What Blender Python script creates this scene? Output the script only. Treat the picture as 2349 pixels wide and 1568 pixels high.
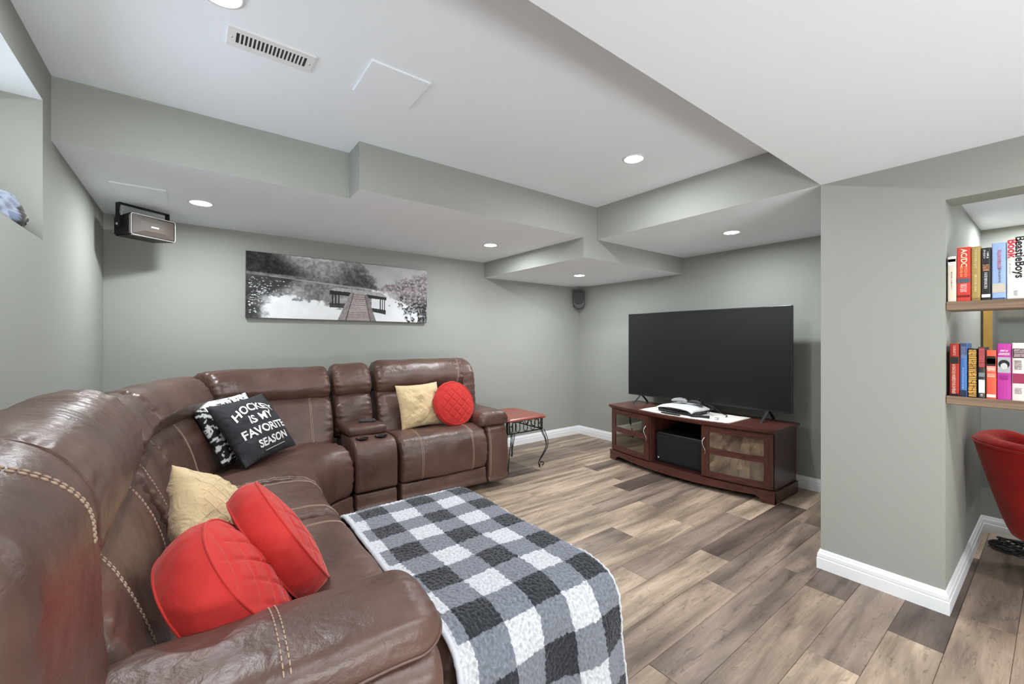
import bpy, bmesh, math, random
import numpy as np
from mathutils import Vector, Matrix, noise

for o in list(bpy.data.objects):
    bpy.data.objects.remove(o, do_unlink=True)
scene = bpy.context.scene
COL = scene.collection
R = math.radians

# ------------------------------------------------------------------ camera
cam_data = bpy.data.cameras.new('camera')
cam_data.sensor_fit = 'HORIZONTAL'
cam_data.sensor_width = 36.0
cam_data.lens = 962.18 * 36.0 / 2349.0
cam_data.shift_y = -8.42 / 2349.0
cam_data.clip_start = 0.02
cam = bpy.data.objects.new('camera', cam_data)
COL.objects.link(cam)
cam.location = (0, 0, 1.3)
cam.rotation_euler = (R(90), 0, R(-37.2625))
scene.camera = cam

# ------------------------------------------------------------------ world / exposure
world = bpy.data.worlds.new('world')
scene.world = world
world.use_nodes = True
bg = world.node_tree.nodes['Background']
bg.inputs['Color'].default_value = (0.86, 0.93, 1.0, 1)
bg.inputs['Strength'].default_value = 5.5
scene.view_settings.view_transform = 'Standard'
scene.view_settings.look = 'None'
scene.view_settings.gamma = 1.0
scene.view_settings.use_curve_mapping = False
scene.view_settings.exposure = 0.62
POT = 400.0          # radiance of each recessed lamp lens
# added soft fill, unseen behind the viewer, aimed up to brighten the ceilings
fill = bpy.data.lights.new('rear_fill_light', 'AREA')
fill.shape = 'RECTANGLE'
fill.size, fill.size_y = 1.8, 0.7
fill.energy = 80.0
fill.color = (0.94, 0.98, 1.0)
fill_o = bpy.data.objects.new('rear_fill_light', fill)
COL.objects.link(fill_o)
fill_o.location = (0.5, -2.35, 0.15)
fill_o.rotation_euler = Vector((-0.05, -0.35, -0.93)).to_track_quat('Z', 'Y').to_euler()

# ------------------------------------------------------------------ room numbers (fitted to the photo)
XL, YP, XT = -0.495, 4.036, 4.224
Y1, Y2, XSTEP = 2.688, 2.491, 0.774
XA, XS = 2.666, 2.8345
ZC, ZS, ZLOW = 2.4526, 2.169, 1.996
YB = 0.833
YJ = 0.338
ZH = 1.955
YR = -2.6
XB = 4.25

# ------------------------------------------------------------------ small helpers
def srgb(r, g, b):
    def f(c):
        c = c / 255.0
        return c / 12.92 if c <= 0.04045 else ((c + 0.055) / 1.055) ** 2.4
    return (f(r), f(g), f(b), 1.0)

def link(o, parent=None):
    COL.objects.link(o)
    if parent is not None:
        o.parent = parent
    return o

def mesh_obj(name, verts, faces, mat, parent=None, smooth=False):
    me = bpy.data.meshes.new(name)
    me.from_pydata([tuple(v) for v in verts], [], faces)
    me.update()
    for m in (mat if isinstance(mat, (list, tuple)) else [mat]):
        me.materials.append(m)
    if smooth:
        me.polygons.foreach_set('use_smooth', [True] * len(me.polygons))
    o = bpy.data.objects.new(name, me)
    return link(o, parent)

def thing(name, label, cat, loc=(0, 0, 0), group=None, rotz=0):
    o = bpy.data.objects.new(name, None)
    o.empty_display_size = 0.05
    COL.objects.link(o)
    o.location = loc
    o.rotation_euler = (0, 0, rotz)
    tag(o, label, cat, group)
    return o

def tag(o, label, cat, group=None):
    o['label'] = label
    o['category'] = cat
    if group:
        o['group'] = group
    return o

class MB:
    """collects geometry in world or local coordinates"""
    def __init__(self):
        self.v, self.f = [], []
    def add(self, vs, fs):
        b = len(self.v)
        self.v += [tuple(p) for p in vs]
        self.f += [tuple(i + b for i in q) for q in fs]
        return self
    def box(self, x0, x1, y0, y1, z0, z1):
        vs = [(x, y, z) for z in (z0, z1) for y in (y0, y1) for x in (x0, x1)]
        return self.add(vs, [(0, 2, 3, 1), (4, 5, 7, 6), (0, 1, 5, 4), (2, 6, 7, 3), (0, 4, 6, 2), (1, 3, 7, 5)])
    def bbox(self, x0, x1, y0, y1, z0, z1, b=0.005, seg=2):
        bm = bmesh.new()
        bmesh.ops.create_cube(bm, size=1.0)
        for v in bm.verts:
            v.co = Vector(((x0 + x1) / 2 + v.co.x * (x1 - x0), (y0 + y1) / 2 + v.co.y * (y1 - y0), (z0 + z1) / 2 + v.co.z * (z1 - z0)))
        bmesh.ops.bevel(bm, geom=bm.edges[:], offset=b, segments=seg, profile=0.5, affect='EDGES')
        return self.bm(bm)
    def bm(self, bm, M=None):
        bm.verts.index_update()
        vs = [(M @ v.co) if M else v.co.copy() for v in bm.verts]
        fs = [tuple(v.index for v in f.verts) for f in bm.faces]
        bm.free()
        return self.add(vs, fs)
    def tube(self, pts, r, n=8, cap=True):
        pts = [Vector(p) for p in pts]
        vs, fs = [], []
        up = Vector((0, 0, 1))
        prev = None
        for i, p in enumerate(pts):
            t = (pts[min(i + 1, len(pts) - 1)] - pts[max(i - 1, 0)])
            if t.length < 1e-9:
                t = Vector((0, 0, 1))
            t.normalize()
            if prev is None:
                a = t.cross(up)
                if a.length < 1e-3:
                    a = t.cross(Vector((1, 0, 0)))
            else:
                a = prev - t * prev.dot(t)
                if a.length < 1e-4:
                    a = t.cross(up)
            a.normalize()
            prev = a
            b = t.cross(a)
            rr = r[i] if isinstance(r, (list, tuple)) else r
            for k in range(n):
                an = 2 * math.pi * k / n
                vs.append(p + a * (math.cos(an) * rr) + b * (math.sin(an) * rr))
        for i in range(len(pts) - 1):
            for k in range(n):
                fs.append((i * n + k, i * n + (k + 1) % n, (i + 1) * n + (k + 1) % n, (i + 1) * n + k))
        if cap:
            fs.append(tuple(range(n - 1, -1, -1)))
            m = (len(pts) - 1) * n
            fs.append(tuple(m + k for k in range(n)))
        return self.add(vs, fs)
    def lathe(self, prof, c=(0, 0, 0), n=24, M=None):
        vs, fs = [], []
        for (r, z) in prof:
            for k in range(n):
                a = 2 * math.pi * k / n
                p = Vector((r * math.cos(a), r * math.sin(a), z))
                vs.append((M @ p) if M else p + Vector(c))
        for i in range(len(prof) - 1):
            for k in range(n):
                fs.append((i * n + k, i * n + (k + 1) % n, (i + 1) * n + (k + 1) % n, (i + 1) * n + k))
        if prof[0][0] > 1e-6:
            fs.append(tuple(range(n - 1, -1, -1)))
        if prof[-1][0] > 1e-6:
            m = (len(prof) - 1) * n
            fs.append(tuple(m + k for k in range(n)))
        return self.add(vs, fs)
    def xform(self, M):
        self.v = [tuple(M @ Vector(p)) for p in self.v]
        return self
    def prism(self, poly, axis, a0, a1):
        """poly of 2D points extruded along axis 'x','y' or 'z'"""
        n = len(poly)
        def mk(p, a):
            return {'x': (a, p[0], p[1]), 'y': (p[0], a, p[1]), 'z': (p[0], p[1], a)}[axis]
        vs = [mk(p, a0) for p in poly] + [mk(p, a1) for p in poly]
        fs = [tuple(range(n - 1, -1, -1)), tuple(range(n, 2 * n))]
        for i in range(n):
            j = (i + 1) % n
            fs.append((i, j, n + j, n + i))
        return self.add(vs, fs)
    def build(self, name, mat, parent=None, smooth=False, fix=True, auto=None):
        o = mesh_obj(name, self.v, self.f, mat, parent, smooth)
        if fix:
            bm = bmesh.new()
            bm.from_mesh(o.data)
            bmesh.ops.recalc_face_normals(bm, faces=bm.faces)
            if auto:
                for e in bm.edges:
                    if len(e.link_faces) == 2 and e.calc_face_angle(0) > R(auto):
                        e.smooth = False
            bm.to_mesh(o.data)
            bm.free()
        return o

def catmull(pts, n, closed=False):
    P = [np.array(p, float) for p in pts]
    m = len(P)
    out = []
    segs = m if closed else m - 1
    per = max(2, int(math.ceil(n / segs)))
    for i in range(segs):
        if closed:
            p0, p1, p2, p3 = P[(i - 1) % m], P[i], P[(i + 1) % m], P[(i + 2) % m]
        else:
            p1, p2 = P[i], P[i + 1]
            p0 = P[i - 1] if i > 0 else 2 * p1 - p2
            p3 = P[i + 2] if i + 2 < m else 2 * p2 - p1
        for k in range(per):
            t = k / per
            out.append(0.5 * ((2 * p1) + (-p0 + p2) * t + (2 * p0 - 5 * p1 + 4 * p2 - p3) * t * t + (-p0 + 3 * p1 - 3 * p2 + p3) * t ** 3))
    if not closed:
        out.append(P[-1])
    return np.array(out)

def resample(pts, n, closed=False):
    pts = np.array(pts)
    if closed:
        pts = np.vstack([pts, pts[:1]])
    d = np.r_[0, np.cumsum(np.linalg.norm(np.diff(pts, axis=0), axis=1))]
    s = np.linspace(0, d[-1], n + 1 if closed else n)
    out = np.stack([np.interp(s, d, pts[:, k]) for k in range(pts.shape[1])], 1)
    return (out[:-1] if closed else out), d[-1]

# ------------------------------------------------------------------ materials
def mat_new(name):
    m = bpy.data.materials.new(name)
    m.use_nodes = True
    nt = m.node_tree
    return m, nt, nt.nodes['Principled BSDF']

def N(nt, typ, **kw):
    n = nt.nodes.new(typ)
    for k, v in kw.items():
        if k in ('operation', 'blend_type', 'data_type', 'noise_dimensions', 'attribute_name', 'feature', 'wave_type', 'bands_direction'):
            setattr(n, k, v)
        else:
            n.inputs[k].default_value = v
    return n

def plain(name, col, rough=0.5, metal=0.0, spec=0.5, var=0.06, scale=30.0, bump=0.0, bscale=200.0, coat=0.0, sheen=0.0, crease=0.0):
    m, nt, p = mat_new(name)
    p.inputs['Roughness'].default_value = rough
    p.inputs['Metallic'].default_value = metal
    p.inputs['Specular IOR Level'].default_value = spec
    p.inputs['Coat Weight'].default_value = coat
    p.inputs['Sheen Weight'].default_value = sheen
    tc = N(nt, 'ShaderNodeTexCoord')
    nz = N(nt, 'ShaderNodeTexNoise', Scale=scale, Detail=4.0)
    nt.links.new(tc.outputs['Object'], nz.inputs['Vector'])
    mx = N(nt, 'ShaderNodeMix', data_type='RGBA')
    a = tuple(max(0, c * (1 - var)) for c in col[:3]) + (1,)
    b = tuple(min(1, c * (1 + var)) for c in col[:3]) + (1,)
    mx.inputs['A'].default_value = a
    mx.inputs['B'].default_value = b
    nt.links.new(nz.outputs['Fac'], mx.inputs['Factor'])
    nt.links.new(mx.outputs['Result'], p.inputs['Base Color'])
    if bump > 0:
        n2 = N(nt, 'ShaderNodeTexNoise', Scale=bscale, Detail=3.0)
        nt.links.new(tc.outputs['Object'], n2.inputs['Vector'])
        bp = N(nt, 'ShaderNodeBump', Strength=bump, Distance=0.002)
        nt.links.new(n2.outputs['Fac'], bp.inputs['Height'])
        nt.links.new(bp.outputs['Normal'], p.inputs['Normal'])
        if crease:
            n3 = N(nt, 'ShaderNodeTexNoise', Scale=11.0, Detail=3.0, Distortion=1.2)
            nt.links.new(tc.outputs['Object'], n3.inputs['Vector'])
            b3 = N(nt, 'ShaderNodeBump', Strength=crease, Distance=0.03)
            nt.links.new(n3.outputs['Fac'], b3.inputs['Height'])
            nt.links.new(bp.outputs['Normal'], b3.inputs['Normal'])
            nt.links.new(b3.outputs['Normal'], p.inputs['Normal'])
    return m

def leather_mat():
    m, nt, p = mat_new('brown_leather')
    tc = N(nt, 'ShaderNodeTexCoord')
    big = N(nt, 'ShaderNodeTexNoise', Scale=3.5, Detail=4.0, Roughness=0.6)
    nt.links.new(tc.outputs['Object'], big.inputs['Vector'])
    ramp = N(nt, 'ShaderNodeValToRGB')
    ramp.color_ramp.elements[0].position = 0.3
    ramp.color_ramp.elements[0].color = srgb(74, 51, 44)
    ramp.color_ramp.elements[1].position = 0.72
    ramp.color_ramp.elements[1].color = srgb(106, 78, 68)
    nt.links.new(big.outputs['Fac'], ramp.inputs['Fac'])
    nt.links.new(ramp.outputs['Color'], p.inputs['Base Color'])
    # roughness patches from wear
    r2 = N(nt, 'ShaderNodeMapRange')
    r2.inputs['To Min'].default_value = 0.30
    r2.inputs['To Max'].default_value = 0.46
    nt.links.new(big.outputs['Fac'], r2.inputs['Value'])
    nt.links.new(r2.outputs['Result'], p.inputs['Roughness'])
    p.inputs['Specular IOR Level'].default_value = 0.6
    # grain + soft creases
    grain = N(nt, 'ShaderNodeTexVoronoi', Scale=420.0)
    nt.links.new(tc.outputs['Object'], grain.inputs['Vector'])
    cr = N(nt, 'ShaderNodeTexNoise', Scale=20.0, Detail=4.0, Distortion=0.25)
    nt.links.new(tc.outputs['Object'], cr.inputs['Vector'])
    b1 = N(nt, 'ShaderNodeBump', Strength=0.10, Distance=0.001)
    nt.links.new(grain.outputs['Distance'], b1.inputs['Height'])
    b2 = N(nt, 'ShaderNodeBump', Strength=0.42, Distance=0.012)
    nt.links.new(cr.outputs['Fac'], b2.inputs['Height'])
    nt.links.new(b1.outputs['Normal'], b2.inputs['Normal'])
    nt.links.new(b2.outputs['Normal'], p.inputs['Normal'])
    return m

def wood_mat(name, c0, c1, rough=0.35, axis='y', scale=9.0):
    m, nt, p = mat_new(name)
    tc = N(nt, 'ShaderNodeTexCoord')
    mp = N(nt, 'ShaderNodeMapping')
    sc = {'x': (0.06, 1, 1), 'y': (1, 0.06, 1), 'z': (1, 1, 0.06)}[axis]
    mp.inputs['Scale'].default_value = tuple(scale * s for s in sc)
    nt.links.new(tc.outputs['Object'], mp.inputs['Vector'])
    nz = N(nt, 'ShaderNodeTexNoise', Scale=6.0, Detail=8.0, Roughness=0.6, Distortion=0.5)
    nt.links.new(mp.outputs['Vector'], nz.inputs['Vector'])
    ramp = N(nt, 'ShaderNodeValToRGB')
    ramp.color_ramp.elements[0].position = 0.3
    ramp.color_ramp.elements[0].color = c0
    ramp.color_ramp.elements[1].position = 0.7
    ramp.color_ramp.elements[1].color = c1
    nt.links.new(nz.outputs['Fac'], ramp.inputs['Fac'])
    nt.links.new(ramp.outputs['Color'], p.inputs['Base Color'])
    p.inputs['Roughness'].default_value = rough
    return m

def plank_mat():
    """vinyl plank: tone from the object's own colour, grain along X"""
    m, nt, p = mat_new('vinyl_plank')
    oi = N(nt, 'ShaderNodeObjectInfo')
    tc = N(nt, 'ShaderNodeTexCoord')
    rnd = N(nt, 'ShaderNodeMath', operation='MULTIPLY')
    nt.links.new(oi.outputs['Random'], rnd.inputs[0])
    rnd.inputs[1].default_value = 40.0
    cmb = N(nt, 'ShaderNodeCombineXYZ')
    nt.links.new(rnd.outputs[0], cmb.inputs['X'])
    nt.links.new(rnd.outputs[0], cmb.inputs['Y'])
    add = N(nt, 'ShaderNodeVectorMath', operation='ADD')
    nt.links.new(tc.outputs['Object'], add.inputs[0])
    nt.links.new(cmb.outputs[0], add.inputs[1])
    m1 = N(nt, 'ShaderNodeMapping')
    m1.inputs['Scale'].default_value = (0.9, 7.0, 1)
    nt.links.new(add.outputs[0], m1.inputs['Vector'])
    broad = N(nt, 'ShaderNodeTexNoise', Scale=1.6, Detail=3.0, Roughness=0.5, Distortion=0.5)
    nt.links.new(m1.outputs[0], broad.inputs['Vector'])
    m2 = N(nt, 'ShaderNodeMapping')
    m2.inputs['Scale'].default_value = (2.2, 30.0, 1)
    nt.links.new(add.outputs[0], m2.inputs['Vector'])
    fine = N(nt, 'ShaderNodeTexNoise', Scale=2.2, Detail=8.0, Roughness=0.65, Distortion=1.2)
    nt.links.new(m2.outputs[0], fine.inputs['Vector'])
    m3 = N(nt, 'ShaderNodeMapping')
    m3.inputs['Scale'].default_value = (3.0, 11.0, 1)
    nt.links.new(add.outputs[0], m3.inputs['Vector'])
    knot = N(nt, 'ShaderNodeTexNoise', Scale=2.0, Detail=6.0, Roughness=0.7, Distortion=2.5)
    nt.links.new(m3.outputs[0], knot.inputs['Vector'])
    # darken / lighten
    r1 = N(nt, 'ShaderNodeMapRange')
    r1.inputs['From Min'].default_value = 0.32
    r1.inputs['From Max'].default_value = 0.68
    r1.inputs['To Min'].default_value = 0.46
    r1.inputs['To Max'].default_value = 1.36
    nt.links.new(broad.outputs['Fac'], r1.inputs['Value'])
    r2 = N(nt, 'ShaderNodeMapRange')
    r2.inputs['From Min'].default_value = 0.3
    r2.inputs['From Max'].default_value = 0.7
    r2.inputs['To Min'].default_value = 0.78
    r2.inputs['To Max'].default_value = 1.12
    nt.links.new(fine.outputs['Fac'], r2.inputs['Value'])
    r3 = N(nt, 'ShaderNodeMapRange')
    r3.inputs['From Min'].default_value = 0.56
    r3.inputs['From Max'].default_value = 0.66
    r3.inputs['To Min'].default_value = 1.0
    r3.inputs['To Max'].default_value = 0.6
    nt.links.new(knot.outputs['Fac'], r3.inputs['Value'])
    mu = N(nt, 'ShaderNodeMath', operation='MULTIPLY')
    nt.links.new(r1.outputs['Result'], mu.inputs[0])
    nt.links.new(r2.outputs['Result'], mu.inputs[1])
    mu2 = N(nt, 'ShaderNodeMath', operation='MULTIPLY')
    nt.links.new(mu.outputs[0], mu2.inputs[0])
    nt.links.new(r3.outputs['Result'], mu2.inputs[1])
    vm = N(nt, 'ShaderNodeVectorMath', operation='SCALE')
    nt.links.new(oi.outputs['Color'], vm.inputs[0])
    nt.links.new(mu2.outputs[0], vm.inputs['Scale'])
    nt.links.new(vm.outputs[0], p.inputs['Base Color'])
    p.inputs['Roughness'].default_value = 0.42
    p.inputs['Specular IOR Level'].default_value = 0.35
    bp = N(nt, 'ShaderNodeBump', Strength=0.12, Distance=0.001)
    nt.links.new(fine.outputs['Fac'], bp.inputs['Height'])
    nt.links.new(bp.outputs['Normal'], p.inputs['Normal'])
    return m

def attr_mat(name, rough=0.6, spec=0.4, bump=0.0, bscale=300.0, sheen=0.0):
    m, nt, p = mat_new(name)
    at = N(nt, 'ShaderNodeAttribute', attribute_name='Col')
    tc = N(nt, 'ShaderNodeTexCoord')
    nz = N(nt, 'ShaderNodeTexNoise', Scale=bscale, Detail=3.0)
    nt.links.new(tc.outputs['Object'], nz.inputs['Vector'])
    nt.links.new(at.outputs['Color'], p.inputs['Base Color'])
    p.inputs['Roughness'].default_value = rough
    p.inputs['Specular IOR Level'].default_value = spec
    p.inputs['Sheen Weight'].default_value = sheen
    if bump:
        bp = N(nt, 'ShaderNodeBump', Strength=bump, Distance=0.004)
        nt.links.new(nz.outputs['Fac'], bp.inputs['Height'])
        nt.links.new(bp.outputs['Normal'], p.inputs['Normal'])
    return m

def velvet_mat(name, col, dark):
    m, nt, p = mat_new(name)
    tc = N(nt, 'ShaderNodeTexCoord')
    nz = N(nt, 'ShaderNodeTexNoise', Scale=9.0, Detail=4.0)
    nt.links.new(tc.outputs['Object'], nz.inputs['Vector'])
    mx = N(nt, 'ShaderNodeMix', data_type='RGBA')
    mx.inputs['A'].default_value = dark
    mx.inputs['B'].default_value = col
    nt.links.new(nz.outputs['Fac'], mx.inputs['Factor'])
    nt.links.new(mx.outputs['Result'], p.inputs['Base Color'])
    p.inputs['Roughness'].default_value = 0.8
    p.inputs['Specular IOR Level'].default_value = 0.2
    p.inputs['Sheen Weight'].default_value = 0.35
    p.inputs['Sheen Roughness'].default_value = 0.4
    p.inputs['Sheen Tint'].default_value = (1.0, 0.55, 0.5, 1)
    n2 = N(nt, 'ShaderNodeTexNoise', Scale=22.0, Detail=4.0, Distortion=0.8)
    nt.links.new(tc.outputs['Object'], n2.inputs['Vector'])
    bp = N(nt, 'ShaderNodeBump', Strength=0.4, Distance=0.008)
    nt.links.new(n2.outputs['Fac'], bp.inputs['Height'])
    nt.links.new(bp.outputs['Normal'], p.inputs['Normal'])
    return m

def glass_mat(name, tint=(0.75, 0.62, 0.5, 1), refl=0.3):
    m, nt, p = mat_new(name)
    nt.nodes.remove(p)
    out = nt.nodes['Material Output']
    tr = N(nt, 'ShaderNodeBsdfTransparent')
    tr.inputs['Color'].default_value = tint
    gl = N(nt, 'ShaderNodeBsdfGlossy')
    gl.inputs['Roughness'].default_value = 0.03
    gl.inputs['Color'].default_value = (0.95, 0.88, 0.76, 1)
    fr = N(nt, 'ShaderNodeFresnel', IOR=1.55)
    ad = N(nt, 'ShaderNodeMath', operation='MULTIPLY_ADD')
    nt.links.new(fr.outputs[0], ad.inputs[0])
    ad.inputs[1].default_value = 1.0
    ad.inputs[2].default_value = refl
    ms = N(nt, 'ShaderNodeMixShader')
    nt.links.new(ad.outputs[0], ms.inputs[0])
    nt.links.new(tr.outputs[0], ms.inputs[1])
    nt.links.new(gl.outputs[0], ms.inputs[2])
    nt.links.new(ms.outputs[0], out.inputs['Surface'])
    return m

def emit_mat(name, strength, col=(0.92, 0.965, 1.0, 1)):
    m, nt, p = mat_new(name)
    p.inputs['Base Color'].default_value = (0.9, 0.9, 0.9, 1)
    p.inputs['Emission Color'].default_value = col
    p.inputs['Emission Strength'].default_value = strength
    return m

M = {}
M['wall'] = plain('grey_wall_paint', srgb(158, 160, 153), 0.75, var=0.015, scale=3, bump=0.05, bscale=350, spec=0.25)
M['ceil'] = plain('white_ceiling_paint', srgb(240, 246, 252), 0.85, var=0.01, scale=3, bump=0.04, bscale=300, spec=0.2)
M['trim'] = plain('white_trim_paint', srgb(240, 240, 242), 0.35, var=0.015, scale=8)
M['leather'] = leather_mat()
M['stitch'] = plain('tan_thread', srgb(176, 150, 130), 0.7, var=0.1, scale=200)
M['plank'] = plank_mat()
M['dark_gap'] = plain('floor_underlay', srgb(40, 33, 28), 0.9)
M['black'] = plain('black_plastic', srgb(24, 24, 25), 0.45, var=0.1)
M['black_gloss'] = plain('black_gloss_plastic', srgb(18, 18, 20), 0.2, var=0.05)
M['screen'] = plain('dark_screen', srgb(30, 31, 32), 0.32, var=0.02, scale=2, spec=0.35)
M['iron'] = plain('black_iron', srgb(38, 40, 40), 0.5, metal=0.4, var=0.2, scale=60, bump=0.2)
M['chrome'] = plain('brushed_nickel', srgb(200, 196, 190), 0.25, metal=1.0, var=0.05)
M['mahogany'] = wood_mat('mahogany_y', srgb(64, 32, 27), srgb(100, 57, 48), 0.3, 'y')
M['mahogany_v'] = wood_mat('mahogany_z', srgb(62, 31, 26), srgb(95, 55, 46), 0.3, 'z')
M['mahogany_side'] = wood_mat('mahogany_dark', srgb(52, 26, 22), srgb(74, 40, 34), 0.3, 'x')
M['cherry'] = wood_mat('red_cherry', srgb(126, 58, 48), srgb(150, 80, 68), 0.3, 'x')
M['shelfwood'] = wood_mat('weathered_wood', srgb(92, 72, 56), srgb(150, 125, 102), 0.6, 'y', 7)
M['red_velvet'] = velvet_mat('red_velvet', srgb(206, 60, 54), srgb(178, 42, 42))
M['red_chair'] = velvet_mat('dark_red_velvet', srgb(168, 22, 16), srgb(118, 12, 10))
M['beige'] = plain('beige_cotton', srgb(214, 188, 146), 0.8, var=0.1, scale=12, bump=0.3, bscale=120, sheen=0.2, crease=0.5)
M['black_cloth'] = plain('charcoal_cotton', srgb(50, 50, 54), 0.85, var=0.2, scale=40, bump=0.3, bscale=200, crease=0.6)
M['white_print'] = plain('white_print', srgb(236, 234, 232), 0.8, var=0.05, scale=120)
M['glass_door'] = glass_mat('smoked_glass', (0.36, 0.29, 0.22, 1), 0.26)
M['window_glass'] = glass_mat('window_glass', (0.95, 0.97, 1, 1), 0.02)
M['lamp'] = emit_mat('lamp_lens', POT)
M['white_plastic'] = plain('white_plastic', srgb(232, 232, 232), 0.35, var=0.02)
M['attr_cloth'] = attr_mat('printed_cloth', 0.85, 0.2)
M['attr_print'] = attr_mat('printed_canvas', 0.65, 0.3)
M['fleece'] = attr_mat('fleece', 0.95, 0.1, bump=0.6, bscale=260.0, sheen=0.3)
M['gold'] = plain('gold_frame', srgb(190, 150, 80), 0.35, metal=0.7, var=0.1)
M['paper'] = plain('book_pages', srgb(228, 220, 200), 0.8, var=0.06, scale=100)

# ================================================================== STRUCTURE
def struct(o):
    o['kind'] = 'structure'
    return o

def two_tone(o, up_white=True):
    """bottoms white ceiling paint, sides wall paint"""
    me = o.data
    me.materials.clear()
    me.materials.append(M['wall'])
    me.materials.append(M['ceil'])
    for f in me.polygons:
        f.material_index = 1 if abs(f.normal.z) > 0.9 else 0
    return o

# floor base + planks
fl = struct(MB().box(XL - 0.1, XB + 0.1, YR - 0.1, YP + 0.1, -0.06, -0.004).build('floor', M['dark_gap']))
random.seed(7)
PW, PL = 0.176, 1.22
cuts = {0: 2.57, -1: 2.045, -2: 2.465, -3: 2.867, 3: 2.49, 2: 2.21, 1: 1.45, 4: 1.95, 5: 2.75, 6: 2.3, 7: 2.84, 8: 2.48, 9: 2.95, 10: 1.9, 11: 2.25, 12: 3.15, 13: 2.0, 14: 2.73, 15: 2.3, -4: 2.2, -5: 1.7}
DK, MD, LT, ML = srgb(108, 93, 84), srgb(140, 122, 109), srgb(172, 151, 131), srgb(152, 132, 115)
tone = {(0, 0): DK, (0, -1): ML, (-1, 0): MD, (-1, -1): LT, (-2, 0): srgb(98, 84, 76), (-2, -1): LT, (-3, 0): MD, (-3, -1): ML,
        (3, 0): srgb(108, 92, 82), (3, -1): LT, (2, 0): MD, (2, -1): ML, (1, 0): MD, (1, 1): MD, (1, -1): ML, (7, 0): MD, (7, -1): LT,
        (8, 0): MD, (8, -1): LT, (9, 0): srgb(92, 78, 70), (9, -1): LT, (12, 0): srgb(116, 100, 90), (12, -1): LT, (11, 0): LT, (11, -1): LT,
        (10, 0): LT, (10, 1): ML, (6, 0): LT, (5, 0): ML, (5, -1): LT, (4, 0): MD, (4, -1): LT, (13, 0): ML, (14, 0): LT, (14, -1): MD, (15, 0): MD, (16, 0): MD}
row = -20
plank_count = 0
while True:
    y0 = 0.651 + row * PW
    if y0 > YP:
        break
    if y0 + PW < YR:
        row += 1
        continue
    off = cuts.get(row, random.uniform(0, PL))
    k0 = math.floor((XL - off) / PL)
    k = k0
    while off + k * PL < XB:
        xa, xb = max(off + k * PL, XL), min(off + (k + 1) * PL, XB)
        ya, yb = max(y0, YR), min(y0 + PW, YP)
        if xb - xa > 0.02 and yb - ya > 0.02:
            hx, hy = (xb - xa) / 2 - 0.0006, (yb - ya) / 2 - 0.0006
            mb = MB()
            c = 0.0015
            vs = [(-hx, -hy, -.004), (hx, -hy, -.004), (hx, hy, -.004), (-hx, hy, -.004),
                  (-hx, -hy, -c), (hx, -hy, -c), (hx, hy, -c), (-hx, hy, -c),
                  (-hx + c, -hy + c, 0), (hx - c, -hy + c, 0), (hx - c, hy - c, 0), (-hx + c, hy - c, 0)]
            fs = [(8, 9, 10, 11)]
            for q in range(4):
                r_ = (q + 1) % 4
                fs += [(q, r_, 4 + r_, 4 + q), (4 + q, 4 + r_, 8 + r_, 8 + q)]
            o = mesh_obj('plank', vs, fs, M['plank'], fl)
            o.location = ((xa + xb) / 2, (ya + yb) / 2, 0)
            t = tone.get((row, k), random.choice([LT, LT, ML, ML, MD, LT]))
            j = random.uniform(0.92, 1.08)
            o.color = (t[0] * j, t[1] * j, t[2] * j, 1)
            plank_count += 1
        k += 1
    row += 1

# left wall with a deep basement window opening (Y 1.45-2.559, Z 1.706-2.289)
WY0, WY1, WZ0, WZ1, WD = 1.45, 2.559, 1.706, 2.289, 0.36
wl = MB()
wl.box(XL - WD, XL, YR, WY0, 0, 2.6)
wl.box(XL - WD, XL, WY1, YP + 0.15, 0, 2.6)
wl.box(XL - WD, XL, WY0, WY1, 0, WZ0)
wl.box(XL - WD, XL, WY0, WY1, WZ1, 2.6)
struct(wl.build('wall_left', M['wall'], fix=False))
struct(MB().box(XL - WD, XL - .001, WY0, WY1, WZ1 - .004, WZ1 + .002).build('trim_1', M['ceil']))
# window unit in the opening
w1 = bpy.data.objects.new('window_1', None)
link(w1)
w1.location = (XL - WD + 0.06, (WY0 + WY1) / 2, WZ0)
struct(w1)
wy, wz = (WY1 - WY0) / 2, WZ1 - WZ0
fr = MB()
fr.box(-.03, .03, -wy, -wy + .05, 0, wz).box(-.03, .03, wy - .05, wy, 0, wz).box(-.03, .03, -wy + .05, wy - .05, 0, .05).box(-.03, .03, -wy + .05, wy - .05, wz - .05, wz).box(-.03, .03, -.02, .02, .05, wz - .05)
fr.build('window_frame', M['trim'], w1, fix=False)
MB().box(-.004, .004, -wy + .05, -.02, .05, wz - .05).build('pane', M['window_glass'], w1)
MB().box(-.004, .004, .02, wy - .05, .05, wz - .05).build('pane', M['window_glass'], w1)

struct(MB().box(XL - WD, XB + 0.2, YP, YP + 0.12, 0, 2.6).build('wall_back', M['wall']))
struct(MB().box(XT, XT + 0.16, YB - 0.05, YP, 0, 2.6).build('wall_right', M['wall']))
struct(MB().box(XL - WD, XB + 0.2, YR - 0.12, YR, 0, 2.6).build('wall_rear', M['wall']))
# partition: thick pier, header over the alcove opening, remaining wall
pt = MB()
pt.box(XS, XB + .12, YJ, YB - .05, 0, 2.6)
pt.box(XS, XT, YB - .05, YB, 0, 2.6)
pt.box(XS, XS + 0.17, -0.75, YJ, ZH, 2.6)
pt.box(XS, XS + 0.17, YR, -0.75, 0, 2.6)
struct(pt.build('wall_partition', M['wall'], fix=False))
struct(MB().box(XB, XB + 0.12, YR, YJ, 0, 2.6).build('wall_alcove_back', M['wall']))
struct(MB().box(XS + 0.17, XB, -1.0, -0.88, 0, 2.6).build('wall_alcove_side', M['wall']))

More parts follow.
